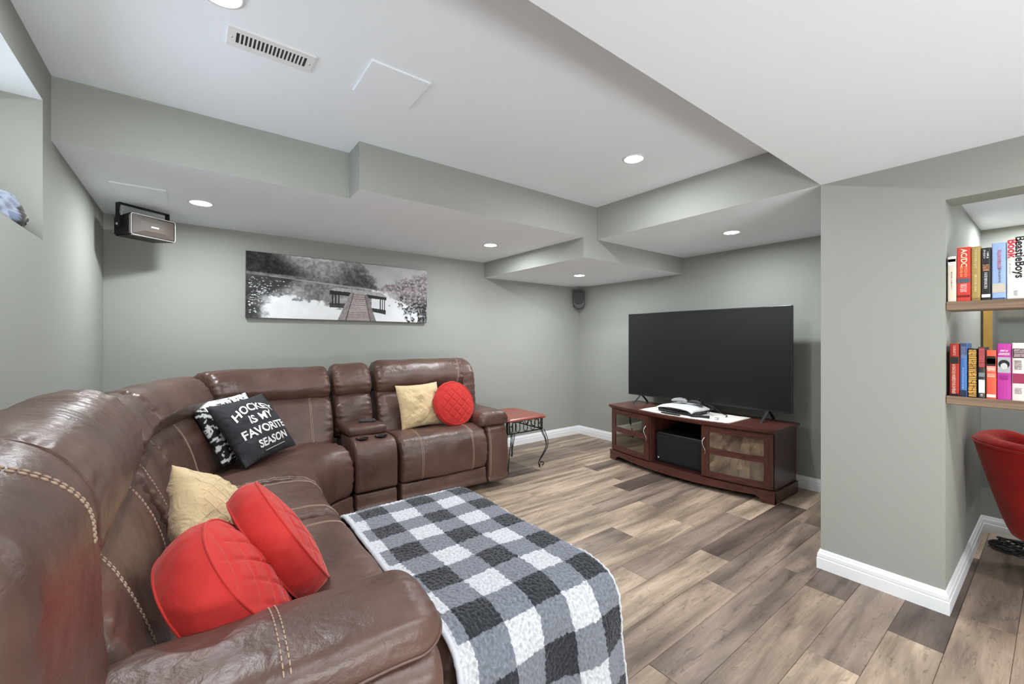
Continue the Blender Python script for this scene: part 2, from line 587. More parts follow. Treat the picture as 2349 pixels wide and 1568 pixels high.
# ceilings: tray, lower bulkhead over the camera, soffits
struct(MB().box(XL - WD, XB + .2, YR, YP + .1, ZC, ZC + .1).build('ceiling', M['ceil']))
two_tone(struct(MB().box(XL, XS, YR, YB, ZS, ZC - .001).build('ceiling_bulkhead', M['wall'])))
so = MB()
so.box(XL, XSTEP, Y1, YP, ZS, ZC - .001)
so.box(XSTEP, XA, Y2, YP, ZS, ZC - .001)
two_tone(struct(so.build('ceiling_soffit_back', M['wall'], fix=False)))
two_tone(struct(MB().box(XA, XT, Y2, YP, ZLOW, ZC - .001).build('ceiling_soffit_corner', M['wall'])))
two_tone(struct(MB().box(XS, XT, YB, Y2, ZS, ZC - .001).build('ceiling_soffit_right', M['wall'])))
two_tone(struct(MB().box(XS + .17, XB, -0.88, YJ, 2.03, ZC - .001).build('ceiling_alcove', M['wall'])))

# baseboards
BBP = [(0, 0), (.016, 0), (.016, .058), (.013, .062), (.014, .068), (.013, .084), (.009, .091), (.007, .1), (.004, .107), (0, .107)]
def baseboard(name, pts):
    """pts: plan polyline, room on the right hand side of travel"""
    n = len(pts)
    P = [Vector((p[0], p[1])) for p in pts]
    offs = []
    for i in range(n):
        ns = []
        if i > 0:
            d = (P[i] - P[i - 1]).normalized()
            ns.append(Vector((d.y, -d.x)))
        if i < n - 1:
            d = (P[i + 1] - P[i]).normalized()
            ns.append(Vector((d.y, -d.x)))
        if len(ns) == 2:
            s = ns[0] + ns[1]
            offs.append(s / (1 + ns[0].dot(ns[1])))
        else:
            offs.append(ns[0])
    vs, fs = [], []
    m = len(BBP)
    for p, o in zip(P, offs):
        for (d, z) in BBP:
            q = p + o * d
            vs.append((q.x, q.y, z))
    for i in range(n - 1):
        for k in range(m - 1):
            fs.append((i * m + k, i * m + k + 1, (i + 1) * m + k + 1, (i + 1) * m + k))
    fs.append(tuple(range(m)))
    fs.append(tuple((n - 1) * m + k for k in range(m - 1, -1, -1)))
    mb = MB()
    mb.add(vs, fs)
    return struct(mb.build(name, M['trim']))
baseboard('baseboard_back', [(XL, YP), (XT, YP)])
baseboard('baseboard_right', [(XT, YP - .014), (XT, YB)])
baseboard('baseboard_partition', [(XT, YB), (XS, YB), (XS, YJ), (XB - .016, YJ)])
baseboard('baseboard_alcove', [(XB, YJ), (XB, -0.88)])
baseboard('baseboard_left', [(XL, YR), (XL, YP - .016)])

# ------------------------------------------------------------------ recessed lamps
def pot(x, y, z, label, r=0.052):
    t = thing('recessed_light', label, 'ceiling light', (x, y, z), 'round recessed ceiling lights')
    rim = MB()
    rim.lathe([(r + .004, 0.0), (r + .016, -.001), (r + .017, -.004), (r + .012, -.007), (r + .002, -.006), (r, -.002)], n=40)
    rim.build('trim_ring', M['white_plastic'], t, smooth=True)
    ln = MB()
    ln.lathe([(r, -.0035), (r * .6, -.0042), (1e-7, -.0045)], n=40)
    o = ln.build('lens', M['lamp'], t)
    for f in o.data.polygons:
        pass
    return t
pot(0.041, 3.344, ZS, 'recessed light in the low soffit beside the bracket speaker')
pot(2.202, 3.226, ZS, 'recessed light in the low soffit right of the lake picture')
pot(3.396, 3.236, ZLOW, 'recessed light in the lowest corner box above the small black speaker')
pot(3.508, 1.644, ZS, 'recessed light in the soffit above the television')
pot(2.249, 1.667, ZC, 'recessed light in the high white ceiling before the television soffit')
pot(0.074, 1.700, ZC, 'recessed light at the top edge of the photo beside the air vent')
pot(0.9, -0.55, ZS, 'recessed light in the bulkhead behind the viewer')
pot(2.1, -0.55, ZS, 'recessed light in the bulkhead behind the viewer near the partition')
pot(0.3, -1.8, ZS, 'recessed light in the bulkhead at the far rear of the room')
pot(2.0, -1.8, ZS, 'recessed light in the bulkhead at the rear by the partition')
pot(3.95, 0.06, 2.03, 'recessed light in the alcove ceiling behind the book shelves', r=.045)

# ------------------------------------------------------------------ ceiling vent and hatches
v = thing('ceiling_vent', 'white slotted air vent in the high ceiling', 'vent', (0.253, 1.914, ZC))
vx, vy = .149, .0625
f = MB()
sx, sy = .122, .036
f.box(-vx, vx, -vy, -sy, -.006, 0).box(-vx, vx, sy, vy, -.006, 0).box(-vx, -sx, -sy, sy, -.006, 0).box(sx, vx, -sy, sy, -.006, 0)
f.build('frame', M['white_plastic'], v, fix=False)
MB().box(-sx, sx, -sy, sy, -.0005, 0).build('backing', plain('vent_dark', srgb(60, 60, 62), .8), v)
nsl = 18
for i in range(1, nsl):
    x = -sx + 2 * sx * i / nsl
    a = MB().box(-.0028, .0028, -sy, sy, -.0058, -.0006)
    s = a.build('slat', M['white_plastic'], v)
    s.location = (x, 0, 0)
sc = MB().lathe([(.004, -.006), (.003, -.0075), (1e-7, -.008)], n=12)
a = sc.build('screw', M['chrome'], v); a.location = (-.135, 0, 0)
b = a.copy(); b.name = 'screw'; COL.objects.link(b); b.location = (.135, 0, 0)

def hatch(x0, x1, y0, y1, z, label):
    mb = MB().bbox(x0, x1, y0, y1, z - .009, z - .0002, .002, 1)
    o = mb.build('access_panel', M['ceil'])
    tag(o, label, 'panel', 'ceiling access panels')
hatch(.588, .855, 1.724, 1.99, ZC, 'square white access panel in the high ceiling beside the vent')
hatch(-.371, -.125, 3.183, 3.45, ZS, 'white access panel in the soffit above the bracket speaker')

# ================================================================== SOFA
def sweep(ctrl, path, n_prof=110, n_path=64, end=(.05, .05), side=1, bulge=0.0, wr=0.009, lam=.045, seed=0, flatcap=False, sagz=0.0, rib=0.0):
    prof, pl = resample(catmull(ctrl, n_prof * 3, True), n_prof, True)
    P0 = catmull(path, 200)
    P, L = resample(P0, 400)
    s_all = np.linspace(0, L, 400)
    # denser rings at the ends
    u = np.linspace(0, 1, n_path)
    w = 0.5 - 0.5 * np.cos(np.pi * u)
    u = 0.55 * w + 0.45 * u
    ss = u * L
    cen = (prof.max(0) + prof.min(0)) / 2
    hd, hz = (prof.max(0) - prof.min(0)) / 2
    T = np.gradient(P, s_all, axis=0)
    T /= np.linalg.norm(T, axis=1)[:, None]
    rng = np.random.RandomState(seed + 1)
    ph = rng.uniform(0, 6.28, 6)
    rings = []
    ang = np.arctan2((prof[:, 1] - cen[1]) / hz, (prof[:, 0] - cen[0]) / hd)
    arc = np.arange(n_prof) / n_prof * pl
    for s in ss:
        x, y = np.interp(s, s_all, P[:, 0]), np.interp(s, s_all, P[:, 1])
        tx, ty = np.interp(s, s_all, T[:, 0]), np.interp(s, s_all, T[:, 1])
        nx, ny = (ty * side, -tx * side)
        inset = 0.0
        for e, dist in ((end[0], s), (end[1], L - s)):
            if e > 0 and dist < e:
                inset = max(inset, e * (1 - math.sqrt(max(0, 1 - (1 - dist / e) ** 2))))
        sd, sz = max(0.02, 1 - inset / hd), max(0.02, 1 - inset / hz)
        q = cen + (prof - cen) * np.array([sd, sz])
        de = min(s, L - s)
        rip = wr * math.exp(-de / lam) * (np.sin(arc * 150 + ph[0]) * .5 + np.sin(arc * 93 + ph[1] + de * 20) * .6) * min(1, de / .012)
        low = .004 * np.sin(arc * 14 + ph[2] + s * 9) * np.sin(s * 13 + ph[3])
        rad = np.stack([np.cos(ang), np.sin(ang)], 1)
        if rib:
            ms = math.exp(-((s / L - .62) / .3) ** 2)
            rip = rip + rib * ms * (np.sin(s * 165 + 1.2 * np.sin(s * 40) + arc * 9) * .6 + np.sin(s * 251 + arc * 17) * .4) * np.exp(-((ang - 1.2) / .8) ** 2)
        q = q + rad * (rip + low)[:, None]
        b = bulge * math.sin(math.pi * min(1, max(0, s / L)))
        q[:, 0] += b * (rad[:, 0] > 0)
        q[:, 1] += sagz * math.sin(math.pi * s / L)
        rings.append(np.stack([x + nx * q[:, 0], y + ny * q[:, 0], q[:, 1]], 1))
    rings = np.array(rings)
    n, m = rings.shape[:2]
    vs = rings.reshape(-1, 3).tolist()
    fs = []
    for i in range(n - 1):
        for k in range(m):
            fs.append((i * m + k, (i + 1) * m + k, (i + 1) * m + (k + 1) % m, i * m + (k + 1) % m))
    c0 = len(vs); vs.append(rings[0].mean(0).tolist())
    c1 = len(vs); vs.append(rings[-1].mean(0).tolist())
    for k in range(m):
        fs.append((c0, k, (k + 1) % m))
        fs.append((c1, (n - 1) * m + (k + 1) % m, (n - 1) * m + k))
    return vs, fs, rings, ss, prof

SOFA = thing('sectional_sofa', 'large brown leather reclining sectional sofa curving around the corner', 'sofa', (0, 0, 0))

def cushion(name, ctrl, path, stitches=(), dash=False, gap=.011, width=.0016, welt_at=(), **kw):
    vs, fs, rings, ss, prof = sweep(ctrl, path, **kw)
    mb = MB(); mb.v = [tuple(p) for p in vs]; mb.f = fs
    o = mb.build(name, M['leather'], SOFA, smooth=True)
    if stitches:
        st = MB()
        for (u, ja, jb) in stitches:
            add_stitch(st, rings, ss, u, ja, jb, dash, gap, width)
        st.build('stitching', M['stitch'], o, smooth=True)['kind'] = 'stuff'
    for (wd, wz) in welt_at:
        j = int(np.argmin((prof[:, 0] - wd) ** 2 + (prof[:, 1] - wz) ** 2))
        pts = []
        for i in range(len(ss)):
            p = rings[i, j]; c = rings[i].mean(0)
            pts.append(p + (p - c) / np.linalg.norm(p - c) * .002)
        MB().tube(pts, .0042, 8).build('welt', M['leather'], o, smooth=True)
    return o, rings, ss

def add_stitch(st, rings, ss, u, ja, jb, dash, gap, width):
    """double seam across the cushion; u = place along the path (or (u0,u1) slanted), ja..jb = fractions of the profile loop"""
    L = ss[-1]
    n, m = rings.shape[:2]
    u0, u1 = u if isinstance(u, tuple) else (u, u)
    cnt = 46
    for sgn in (-.5, .5):
        pts = []
        for i in range(cnt):
            fr_ = i / (cnt - 1)
            j = ((ja + (jb - ja) * fr_) % 1.0) * m
            s = (u0 + (u1 - u0) * fr_) * L + sgn * gap
            i0 = int(np.clip(np.searchsorted(ss, s) - 1, 0, n - 2))
            w = (s - ss[i0]) / (ss[i0 + 1] - ss[i0])
            j0 = int(j) % m; j1 = (j0 + 1) % m; wj = j - int(j)
            p = ((1 - w) * ((1 - wj) * rings[i0, j0] + wj * rings[i0, j1]) + w * ((1 - wj) * rings[i0 + 1, j0] + wj * rings[i0 + 1, j1]))
            c = (1 - w) * rings[i0].mean(0) + w * rings[i0 + 1].mean(0)
            # local outward direction
            tj = rings[i0, j1] - rings[i0, j0]
            ti = rings[i0 + 1, j0] - rings[i0, j0]
            nn = np.cross(tj, ti)
            nn /= (np.linalg.norm(nn) + 1e-9)
            if nn @ (p - c) < 0:
                nn = -nn
            pts.append(p + nn * width * .45)
        pts = resample(np.array(pts), 160)[0]
        if dash:
            d = np.r_[0, np.cumsum(np.linalg.norm(np.diff(pts, axis=0), axis=1))]
            a = 0.0
            while a + .0115 < d[-1]:
                seg = [[np.interp(a + q * .0115, d, pts[:, k]) for k in range(3)] for q in (0, .33, .66, 1)]
                st.tube(seg, [width * .6, width, width, width * .6], 6)
                a += .0155
        else:
            st.tube(pts[::3], width, 5)

def prof_index(rings, d, z, mid):
    pass

# profile family: (d,z); d=0 on the reference line, + toward the sitter
def roll(top=1.10, dz=0.0):
    return [(-.25, .72), (-.275, .92), (-.24, top - .05), (-.13, top), (-.03, top - .03), (.035, top - .12), (.045, .90), (.005, .835), (-.10, .80)]
LOWER = [(-.15, .88), (-.04, .865), (.02, .81), (.075, .70), (.115, .58), (.13, .48), (.0, .42), (-.15, .45)]
FULL = [(-.25, .50), (-.275, .9), (-.24, 1.05), (-.13, 1.10), (-.03, 1.07), (.035, .98), (.05, .88), (.07, .72), (.1, .55), (.05, .45), (-.12, .42)]
SEAT = [(-.62, .44), (-.45, .525), (-.22, .548), (-.07, .53), (-.005, .46), (.015, .36), (.0, .24), (-.05, .2), (-.3, .22)]
PANEL = [(-.35, .195), (-.04, .195), (-.005, .18), (.0, .12), (-.015, .055), (-.35, .05)]

# --- right recliner (facing -Y); path runs +X with side=+1 -> normal (0,-1)
YG = 3.55
cushion('headrest', roll(1.105), [(1.245, YG), (1.7, YG), (2.09, YG)], end=(.06, .03), seed=1, stitches=[((.97, .90), .44, .70)])
cushion('back_shoulder', FULL, [(2.07, YG), (2.14, YG), (2.225, YG + .01)], end=(.01, .07), seed=2, n_path=24)
cushion('back_cushion', LOWER, [(1.245, YG), (1.7, YG), (2.08, YG)], end=(.04, .02), seed=3, stitches=[(.26, .12, .52), (.78, .12, .52)], bulge=.02)
cushion('seat_cushion', SEAT, [(1.245, 3.02), (1.6, 3.0), (2.02, 3.0)], end=(.035, .03), seed=4, stitches=[(.22, .16, .66), (.80, .16, .66)], bulge=.015)
cushion('base_panel', PANEL, [(1.25, 3.015), (2.015, 3.01)], end=(.015, .015), seed=5, wr=.002)
# right arm: body + pad
cushion('arm_body', [(-.8, .06), (-.8, .5), (-.1, .53), (-.015, .47), (.0, .3), (-.005, .1), (-.06, .055)], [(2.03, 3.0), (2.15, 2.995), (2.275, 3.02)], end=(.02, .05), seed=6, n_path=28, wr=.003, stitches=[(.08, .30, .66)])
cushion('armrest', [(-.13, .53), (-.145, .59), (-.11, .645), (0, .662), (.11, .645), (.15, .59), (.135, .535), (0, .52)], [(2.135, 3.62), (2.135, 3.35), (2.12, 3.03)], end=(.05, .05), side=-1, seed=7, wr=.003)

# --- console (X .90-1.215)
cushion('console_headrest', roll(1.09), [(.9, YG), (1.05, YG), (1.205, YG)], end=(.06, .06), seed=8, n_path=36)
cushion('console_back', [(-.15, .88), (-.04, .865), (.02, .81), (.06, .72), (.07, .62), (.06, .55), (.0, .5), (-.15, .5)], [(.9, YG), (1.05, YG), (1.205, YG)], end=(.05, .05), seed=9, n_path=36, bulge=.02)
con = cushion('console_body', [(-.65, .06), (-.65, .5), (-.3, .565), (-.1, .56), (-.03, .53), (0, .45), (.005, .32), (-.005, .215), (-.06, .2), (-.3, .1)], [(.905, 3.0), (1.05, 2.99), (1.215, 2.99)], end=(.02, .02), seed=10, n_path=30, wr=.001)[0]
cushion('base_panel', PANEL, [(.91, 3.0), (1.21, 2.995)], end=(.012, .012), seed=11, n_path=20, wr=.001)
lid = MB().bbox(.915, 1.205, 3.19, 3.5, .565, .635, .022, 3)
lid.build('console_lid', M['leather'], SOFA, smooth=True)
for (cx, cy) in ((.985, 3.105), (1.125, 3.105)):
    cu = MB().lathe([(.043, .5625), (.046, .567), (.041, .5675), (.038, .5645), (.037, .561), (1e-7, .5605)], (0, 0, 0), 28)
    o = cu.build('cup_holder', M['black_gloss'], con, smooth=True)
    o.location = (cx, cy, .004)

# --- seat two + wedge: backs follow one plan curve
def back_path(pts):
    return pts
# path direction chosen so that side=+1 gives a normal into the seat
S2 = [(.10, 3.40), (.26, 3.50), (.5, 3.53), (.875, 3.54)]
cushion('headrest', roll(1.075), S2, end=(.06, .06), seed=12)
cushion('back_cushion', LOWER, S2, end=(.05, .05), seed=13, stitches=[(.8, .12, .52)], bulge=.015)
W2 = [(-.165, 2.56), (-.13, 2.78), (-.05, 3.05), (.085, 3.36)]
cushion('headrest', roll(1.06), W2, end=(.06, .06), seed=14, wr=.009)
cushion('back_cushion', LOWER, W2, end=(.02, .04), seed=15, stitches=[(.45, .1, .52)])
W1 = [(-.175, 2.04), (-.178, 2.3), (-.165, 2.56)]
cushion('headrest', roll(1.06), W1, end=(.04, .04), seed=16, n_path=30)
cushion('back_cushion', LOWER, W1, end=(.02, .015), seed=17, n_path=30, stitches=[(.18, .1, .5)], dash=True)
# seats along the concave front line (travel from +X end to near seat -> normal toward room with side=-1)
F2 = [(.57, 2.5), (.62, 2.72), (.74, 2.92), (.9, 3.01)]
cushion('seat_cushion', SEAT, F2, end=(.03, .03), seed=18, stitches=[(.02, .12, .5)], wr=.008)
cushion('base_panel', PANEL, F2, end=(.012, .012), seed=19, wr=.001)
F1 = [(.55, 2.0), (.55, 2.25), (.57, 2.5)]
cushion('seat_cushion', SEAT, F1, end=(.03, .03), seed=20, n_path=36, stitches=[(.12, .12, .6), (.9, .12, .6)], wr=.006)
cushion('base_panel', PANEL, F1, end=(.012, .012), seed=21, wr=.001)
# corner filler under the fan of the wedge
fil = MB().prism([(-.3, 2.0), (.2, 2.0), (.25, 2.6), (.55, 3.1), (.88, 3.2), (.88, 3.7), (.1, 3.6), (-.2, 3.0)], 'z', .05, .49)
fil.build('seat_frame', M['leather'], SOFA)

# --- near seat (facing +X); path runs +Y, side=+1 -> normal (+1,0)
NB = [(-.185, 1.10), (-.185, 1.6), (-.185, 2.0)]
NL = [(-.185, 1.13), (-.185, 1.6), (-.185, 2.0)]
cushion('headrest', roll(1.135), NB, end=(.0, .07), seed=22, n_prof=120, n_path=150, wr=.005, lam=.12, rib=.0022)
cushion('back_cushion', LOWER, NL, end=(.02, .03), seed=23, n_prof=120, stitches=[(.2, .1, .52), (.83, .1, .52)], dash=True, width=.002)
cushion('back_shoulder', [(-.25, .50), (-.275, .9), (-.24, 1.085), (-.13, 1.135), (-.03, 1.105), (.035, 1.015), (.044, .9), (.05, .75), (.065, .58), (.05, .45), (-.12, .42)],
        [(-.185, .70), (-.185, .9), (-.185, 1.13)], end=(.06, .025), seed=24, n_prof=120, stitches=[((.45, .88), .40, .56)], dash=True, width=.0023, gap=.013, wr=.001)
NS = [(.56, 1.15), (.56, 1.6), (.555, 2.0)]
cushion('seat_cushion', [(-.72, .42), (-.5, .505), (-.25, .52), (-.08, .515), (-.02, .47), (-.01, .36), (-.03, .24), (-.2, .2), (-.5, .22)], NS, end=(.03, .03), seed=25, stitches=[(.88, .12, .5)], wr=.004)
# chaise footrest in front of the near seat
cushion('footrest', [(-.66, .1), (-.66, .42), (-.5, .462), (-.2, .468), (-.06, .44), (-.005, .36), (.0, .2), (-.04, .08), (-.3, .06)], [(1.215, 1.02), (1.225, 1.5), (1.2, 2.03)], end=(.06, .06), seed=26)
# near arm: pad + body
cushion('armrest', [(-.13, .555), (-.15, .6), (-.12, .65), (0, .672), (.11, .652), (.135, .605), (.12, .56), (0, .535)], [(-.30, 1.04), (.0, 1.04), (.3, 1.035), (.50, 1.02)], end=(.02, .08), seed=27, side=1, n_prof=120, n_path=80, wr=.003, lam=.1,
        stitches=[(.56, .0, .52)], dash=True, width=.002, gap=.013, welt_at=[(.128, .575), (.122, .56)])
cushion('arm_body', [(-.11, .06), (-.115, .3), (-.11, .52), (0, .55), (.12, .53), (.125, .3), (.12, .08), (0, .05)], [(-.35, 1.04), (.1, 1.04), (.495, 1.01)], end=(.02, .04), seed=28, n_path=40, wr=.002)

def welt(pts, r, parent):
    return MB().tube(resample(catmull(pts, 80), 120)[0], r, 8).build('welt', M['leather'], parent, smooth=True)

# ================================================================== CUSHIONS ON THE SOFA
def frame_from(center, right, up):
    r_ = Vector(right).normalized()
    u_ = Vector(up); u_ = (u_ - r_ * u_.dot(r_)).normalized()
    n_ = r_.cross(u_)
    Mx = Matrix((r_, u_, n_)).transposed().to_4x4()
    Mx.translation = Vector(center)
    return Mx

def square_pillow_geo(w, h, T, n=48, seed=0, wob=.006, pinch=.07):
    def side(x, y, sgn):
        a = max(0, 1 - abs(x) ** 2.4); b = max(0, 1 - abs(y) ** 2.4)
        z = T / 2 * (a ** .55) * (b ** .55)
        px = w / 2 * x * (1 - pinch * (1 - y * y) * abs(x) ** 2)
        py = h / 2 * y * (1 - pinch * (1 - x * x) * abs(y) ** 2)
        nn = noise.noise(Vector((x * 2.2 + seed * 3.1, y * 2.2, sgn * 5 + seed))) * wob * 1.6 + noise.noise(Vector((x * 6 + seed, y * 6, seed * 2.0))) * wob * .6
        return (px, py, sgn * (z + nn * (a * b) ** .4))
    vs, fs = [], []
    idx = {}
    for sgn in (1, -1):
        for j in range(n + 1):
            for i in range(n + 1):
                x, y = -math.cos(math.pi * i / n), -math.cos(math.pi * j / n)
                edge = i in (0, n) or j in (0, n)
                if sgn == -1 and edge:
                    idx[(sgn, i, j)] = idx[(1, i, j)]
                    continue
                idx[(sgn, i, j)] = len(vs)
                vs.append(side(x, y, sgn))
    for sgn in (1, -1):
        for j in range(n):
            for i in range(n):
                q = (idx[(sgn, i, j)], idx[(sgn, i + 1, j)], idx[(sgn, i + 1, j + 1)], idx[(sgn, i, j + 1)])
                fs.append(q if sgn == 1 else q[::-1])
    return vs, fs, side

def set_col(o, cols):
    at = o.data.color_attributes.new('Col', 'FLOAT_COLOR', 'POINT')
    at.data.foreach_set('color', np.array(cols, dtype=np.float32).ravel())

def font_mesh(txt, size, shear=0.0, space=1.0, bold=0.0):
    cu = bpy.data.curves.new('txt', 'FONT')
    cu.body = txt
    cu.size = size
    cu.align_x = 'CENTER'
    cu.align_y = 'CENTER'
    cu.shear = shear
    cu.space_character = space
    cu.offset = bold
    cu.resolution_u = 3
    ob = bpy.data.objects.new('txt', cu)
    COL.objects.link(ob)
    dg = bpy.context.evaluated_depsgraph_get()
    me = bpy.data.meshes.new_from_object(ob.evaluated_get(dg))
    bpy.data.objects.remove(ob)
    bpy.data.curves.remove(cu)
    return me

def subdivide_mesh(me, maxlen):
    bm = bmesh.new(); bm.from_mesh(me)
    bmesh.ops.triangulate(bm, faces=bm.faces)
    for _ in range(4):
        es = [e for e in bm.edges if e.calc_length() > maxlen]
        if not es:
            break
        bmesh.ops.subdivide_edges(bm, edges=es, cuts=1)
        bmesh.ops.triangulate(bm, faces=bm.faces)
    bm.to_mesh(me); bm.free()

# hockey pillow
Mh = frame_from((.309, 3.098, .735), (.736, .674, .065), (-.43, .391, .814))
vs, fs, sidef = square_pillow_geo(.43, .43, .17, seed=3, wob=.01)
hk = mesh_obj('throw_pillow', [(0, 0, 0)], [], M['black_cloth'])
bpy.data.objects.remove(hk)
hk = thing('throw_pillow', 'black throw pillow with white words about hockey season', 'pillow', Mh.translation)
hk.matrix_world = Mh
mesh_obj('cover', vs, fs, M['black_cloth'], hk, True)
def text_on(parent, txt, size, cx, cy, rot=0.0, wscale=1.0, sfun=None, arc=0.0, mat=None, bold=0.002, hw=.215):
    me = font_mesh(txt, size, bold=bold)
    subdivide_mesh(me, .012)
    c, s = math.cos(rot), math.sin(rot)
    for v_ in me.vertices:
        x, y = v_.co.x * wscale, v_.co.y
        y -= arc * x * x
        X_, Y_ = cx + x * c - y * s, cy + x * s + y * c
        z = sfun(min(.98, max(-.98, X_ / hw)), min(.98, max(-.98, Y_ / hw)), 1)[2]
        v_.co = (X_, Y_, z + .0022)
    me.materials.append(mat or M['white_print'])
    o = bpy.data.objects.new('lettering', me)
    return link(o, parent)
text_on(hk, 'HOCKEY', .076, -.012, .112, wscale=.98, sfun=sidef, arc=2.2)
text_on(hk, 'IS MY', .072, .0, .03, wscale=1.0, sfun=sidef)
text_on(hk, 'FAVORITE', .074, -.008, -.05, wscale=.96, sfun=sidef)
text_on(hk, 'SEASON', .064, .01, -.128, wscale=1.0, sfun=sidef, rot=.04)
ul = MB()
up_ = []
for i in range(13):
    x_ = -.075 + .165 * i / 12
    y_ = -.172 + .04 * (x_ - .01)
    up_.append((x_, y_, sidef(x_ / .215, y_ / .215, 1)[2] + .001))
ul.tube(up_, .0018, 6).build('underline', M['white_print'], hk, smooth=True)
# patterned pillow behind it
Mp = frame_from((.235, 3.155, .745), (.68, .73, .04), (-.43, .36, .82))
vs, fs, sf2 = square_pillow_geo(.44, .44, .12, n=90, seed=5)
Mp = frame_from((.215, 3.215, .735), (.736, .674, .03), (-.40, .40, .83))
p2 = mesh_obj('throw_pillow', vs, fs, M['attr_cloth'], None, True)
p2.matrix_world = Mp
tag(p2, 'black and white patterned throw pillow tucked behind the lettered black pillow', 'pillow')
cols = []
for (x, y, z) in vs:
    a = noise.noise(Vector((x * 38, y * 38, 2.0))) + .5 * noise.noise(Vector((x * 90, y * 90, 5.0)))
    b = math.sin(y * 95 + 3 * noise.noise(Vector((x * 20, y * 20, 1))))
    val = .78 if (a + .25 * b > .12) else .02
    if y > .16:
        val = .8 if a > -.35 else .05
    cols.append((val, val, val * .98, 1))
set_col(p2, cols)

# beige pillows
def beige(center, right, up, label, w=.40, h=.38, T=.17, seed=0):
    Mx = frame_from(center, right, up)
    vs, fs, sfn = square_pillow_geo(w, h, T, seed=seed, wob=.014)
    t = thing('throw_pillow', label, 'pillow', Mx.translation)
    t.matrix_world = Mx
    mesh_obj('cover', vs, fs, M['beige'], t, True)
    q = MB()
    # embroidered lattice lines on the face
    for k in range(-4, 5):
        for sg in (1, -1):
            pts = []
            for i in range(31):
                a = -1 + 2 * i / 30
                x = a * .8; y = sg * a * .8 + k * .28
                if abs(y) > .82:
                    continue
                p = sfn(x, y, 1)
                pts.append((p[0], p[1], p[2] + .0006))
            if len(pts) > 3:
                q.tube(pts, .0011, 4)
    q.build('embroidery', plain('cream_thread', srgb(226, 204, 166), .7), t, smooth=True)
    return t
beige((1.56, 3.36, .725), (1, .05, .02), (-.06, .32, .95), 'beige square pillow leaning behind the red round cushion on the far recliner', seed=8)
beige((.05, 1.93, .638), (-.10, .76, .64), (-.58, -.50, .64), 'beige square pillow behind the red round cushions on the near seat', w=.33, h=.33, T=.19, seed=11)

# red quilted round cushions
def round_cushion(center, normal, up, label, Rr=.2, g=.075, dome=.035, seed=0):
    n_ = Vector(normal).normalized()
    u_ = Vector(up); u_ = (u_ - n_ * u_.dot(n_)).normalized()
    r_ = u_.cross(n_)
    Mx = Matrix((r_, u_, n_)).transposed().to_4x4()
    Mx.translation = Vector(center)
    t = thing('round_cushion', label, 'cushion', center, 'red quilted round cushions')
    t.matrix_world = Mx
    na, nr = 120, 34
    sp = .062
    def groove(x, y):
        a, b = (x + y) / math.sqrt(2), (x - y) / math.sqrt(2)
        dd = min(abs((a / sp + .5) % 1 - .5), abs((b / sp + .5) % 1 - .5)) * sp
        return math.exp(-(dd / .0055) ** 2)
    def face(sg):
        vs, fs = [], []
        for j in range(nr + 1):
            r = Rr * (j / nr)
            for i in range(na):
                a = 2 * math.pi * i / na
                x, y = r * math.cos(a), r * math.sin(a)
                q = min(1, r / Rr)
                z = g / 2 + dome * (1 - q ** 2.2)
                z -= .006 * groove(x, y) * (1 - q ** 6)
                z += .006 * noise.noise(Vector((x * 9 + seed, y * 9, sg))) * (1 - q ** 4)
                vs.append((x, y, sg * z))
        for j in range(nr):
            for i in range(na):
                k = (i + 1) % na
                qd = (j * na + i, (j + 1) * na + i, (j + 1) * na + k, j * na + k)
                fs.append(qd if sg > 0 else qd[::-1])
        return vs, fs
    for sg in (1, -1):
        vs, fs = face(sg)
        mesh_obj('quilted_face', vs, fs, M['red_velvet'], t, True)
    ga = MB()
    prof = []
    nz_ = 11
    vs, fs = [], []
    for j in range(nz_):
        z = -g / 2 + g * j / (nz_ - 1)
        for i in range(na):
            a = 2 * math.pi * i / na
            bul = .016 * (1 - (2 * z / g) ** 2)
            wv = .006 * noise.noise(Vector((math.cos(a) * 7, math.sin(a) * 7, z * 22 + seed))) * (1 - (2 * z / g) ** 2)
            r = Rr + bul + wv
            vs.append((r * math.cos(a), r * math.sin(a), z))
    for j in range(nz_ - 1):
        for i in range(na):
            k = (i + 1) % na
            fs.append((j * na + i, j * na + k, (j + 1) * na + k, (j + 1) * na + i))
    mesh_obj('gusset', vs, fs, M['red_velvet'], t, True)
    for sg in (1, -1):
        pp = MB().tube([(Rr * math.cos(2 * math.pi * i / 80), Rr * math.sin(2 * math.pi * i / 80), sg * g / 2) for i in range(81)], .0035, 8, cap=False)
        pp.build('piping', M['red_velvet'], t, smooth=True)
    return t
round_cushion((1.83, 3.25, .725), (.05, -.93, .30), (.05, .3, .95), 'red quilted round cushion against the armrest by the side table', Rr=.185, g=.05, dome=.03, seed=1)
round_cushion((.222, 1.53, .652), (.86, .02, .52), (-.52, .08, .86), 'red quilted round cushion nearer the plaid blanket, between beige pillow and armrest', Rr=.193, g=.09, dome=.032, seed=2)
round_cushion((.075, 1.33, .642), (.80, -.12, .58), (-.56, .1, .82), 'red quilted round cushion nearest the viewer, against the near armrest', Rr=.172, g=.12, dome=.035, seed=3)

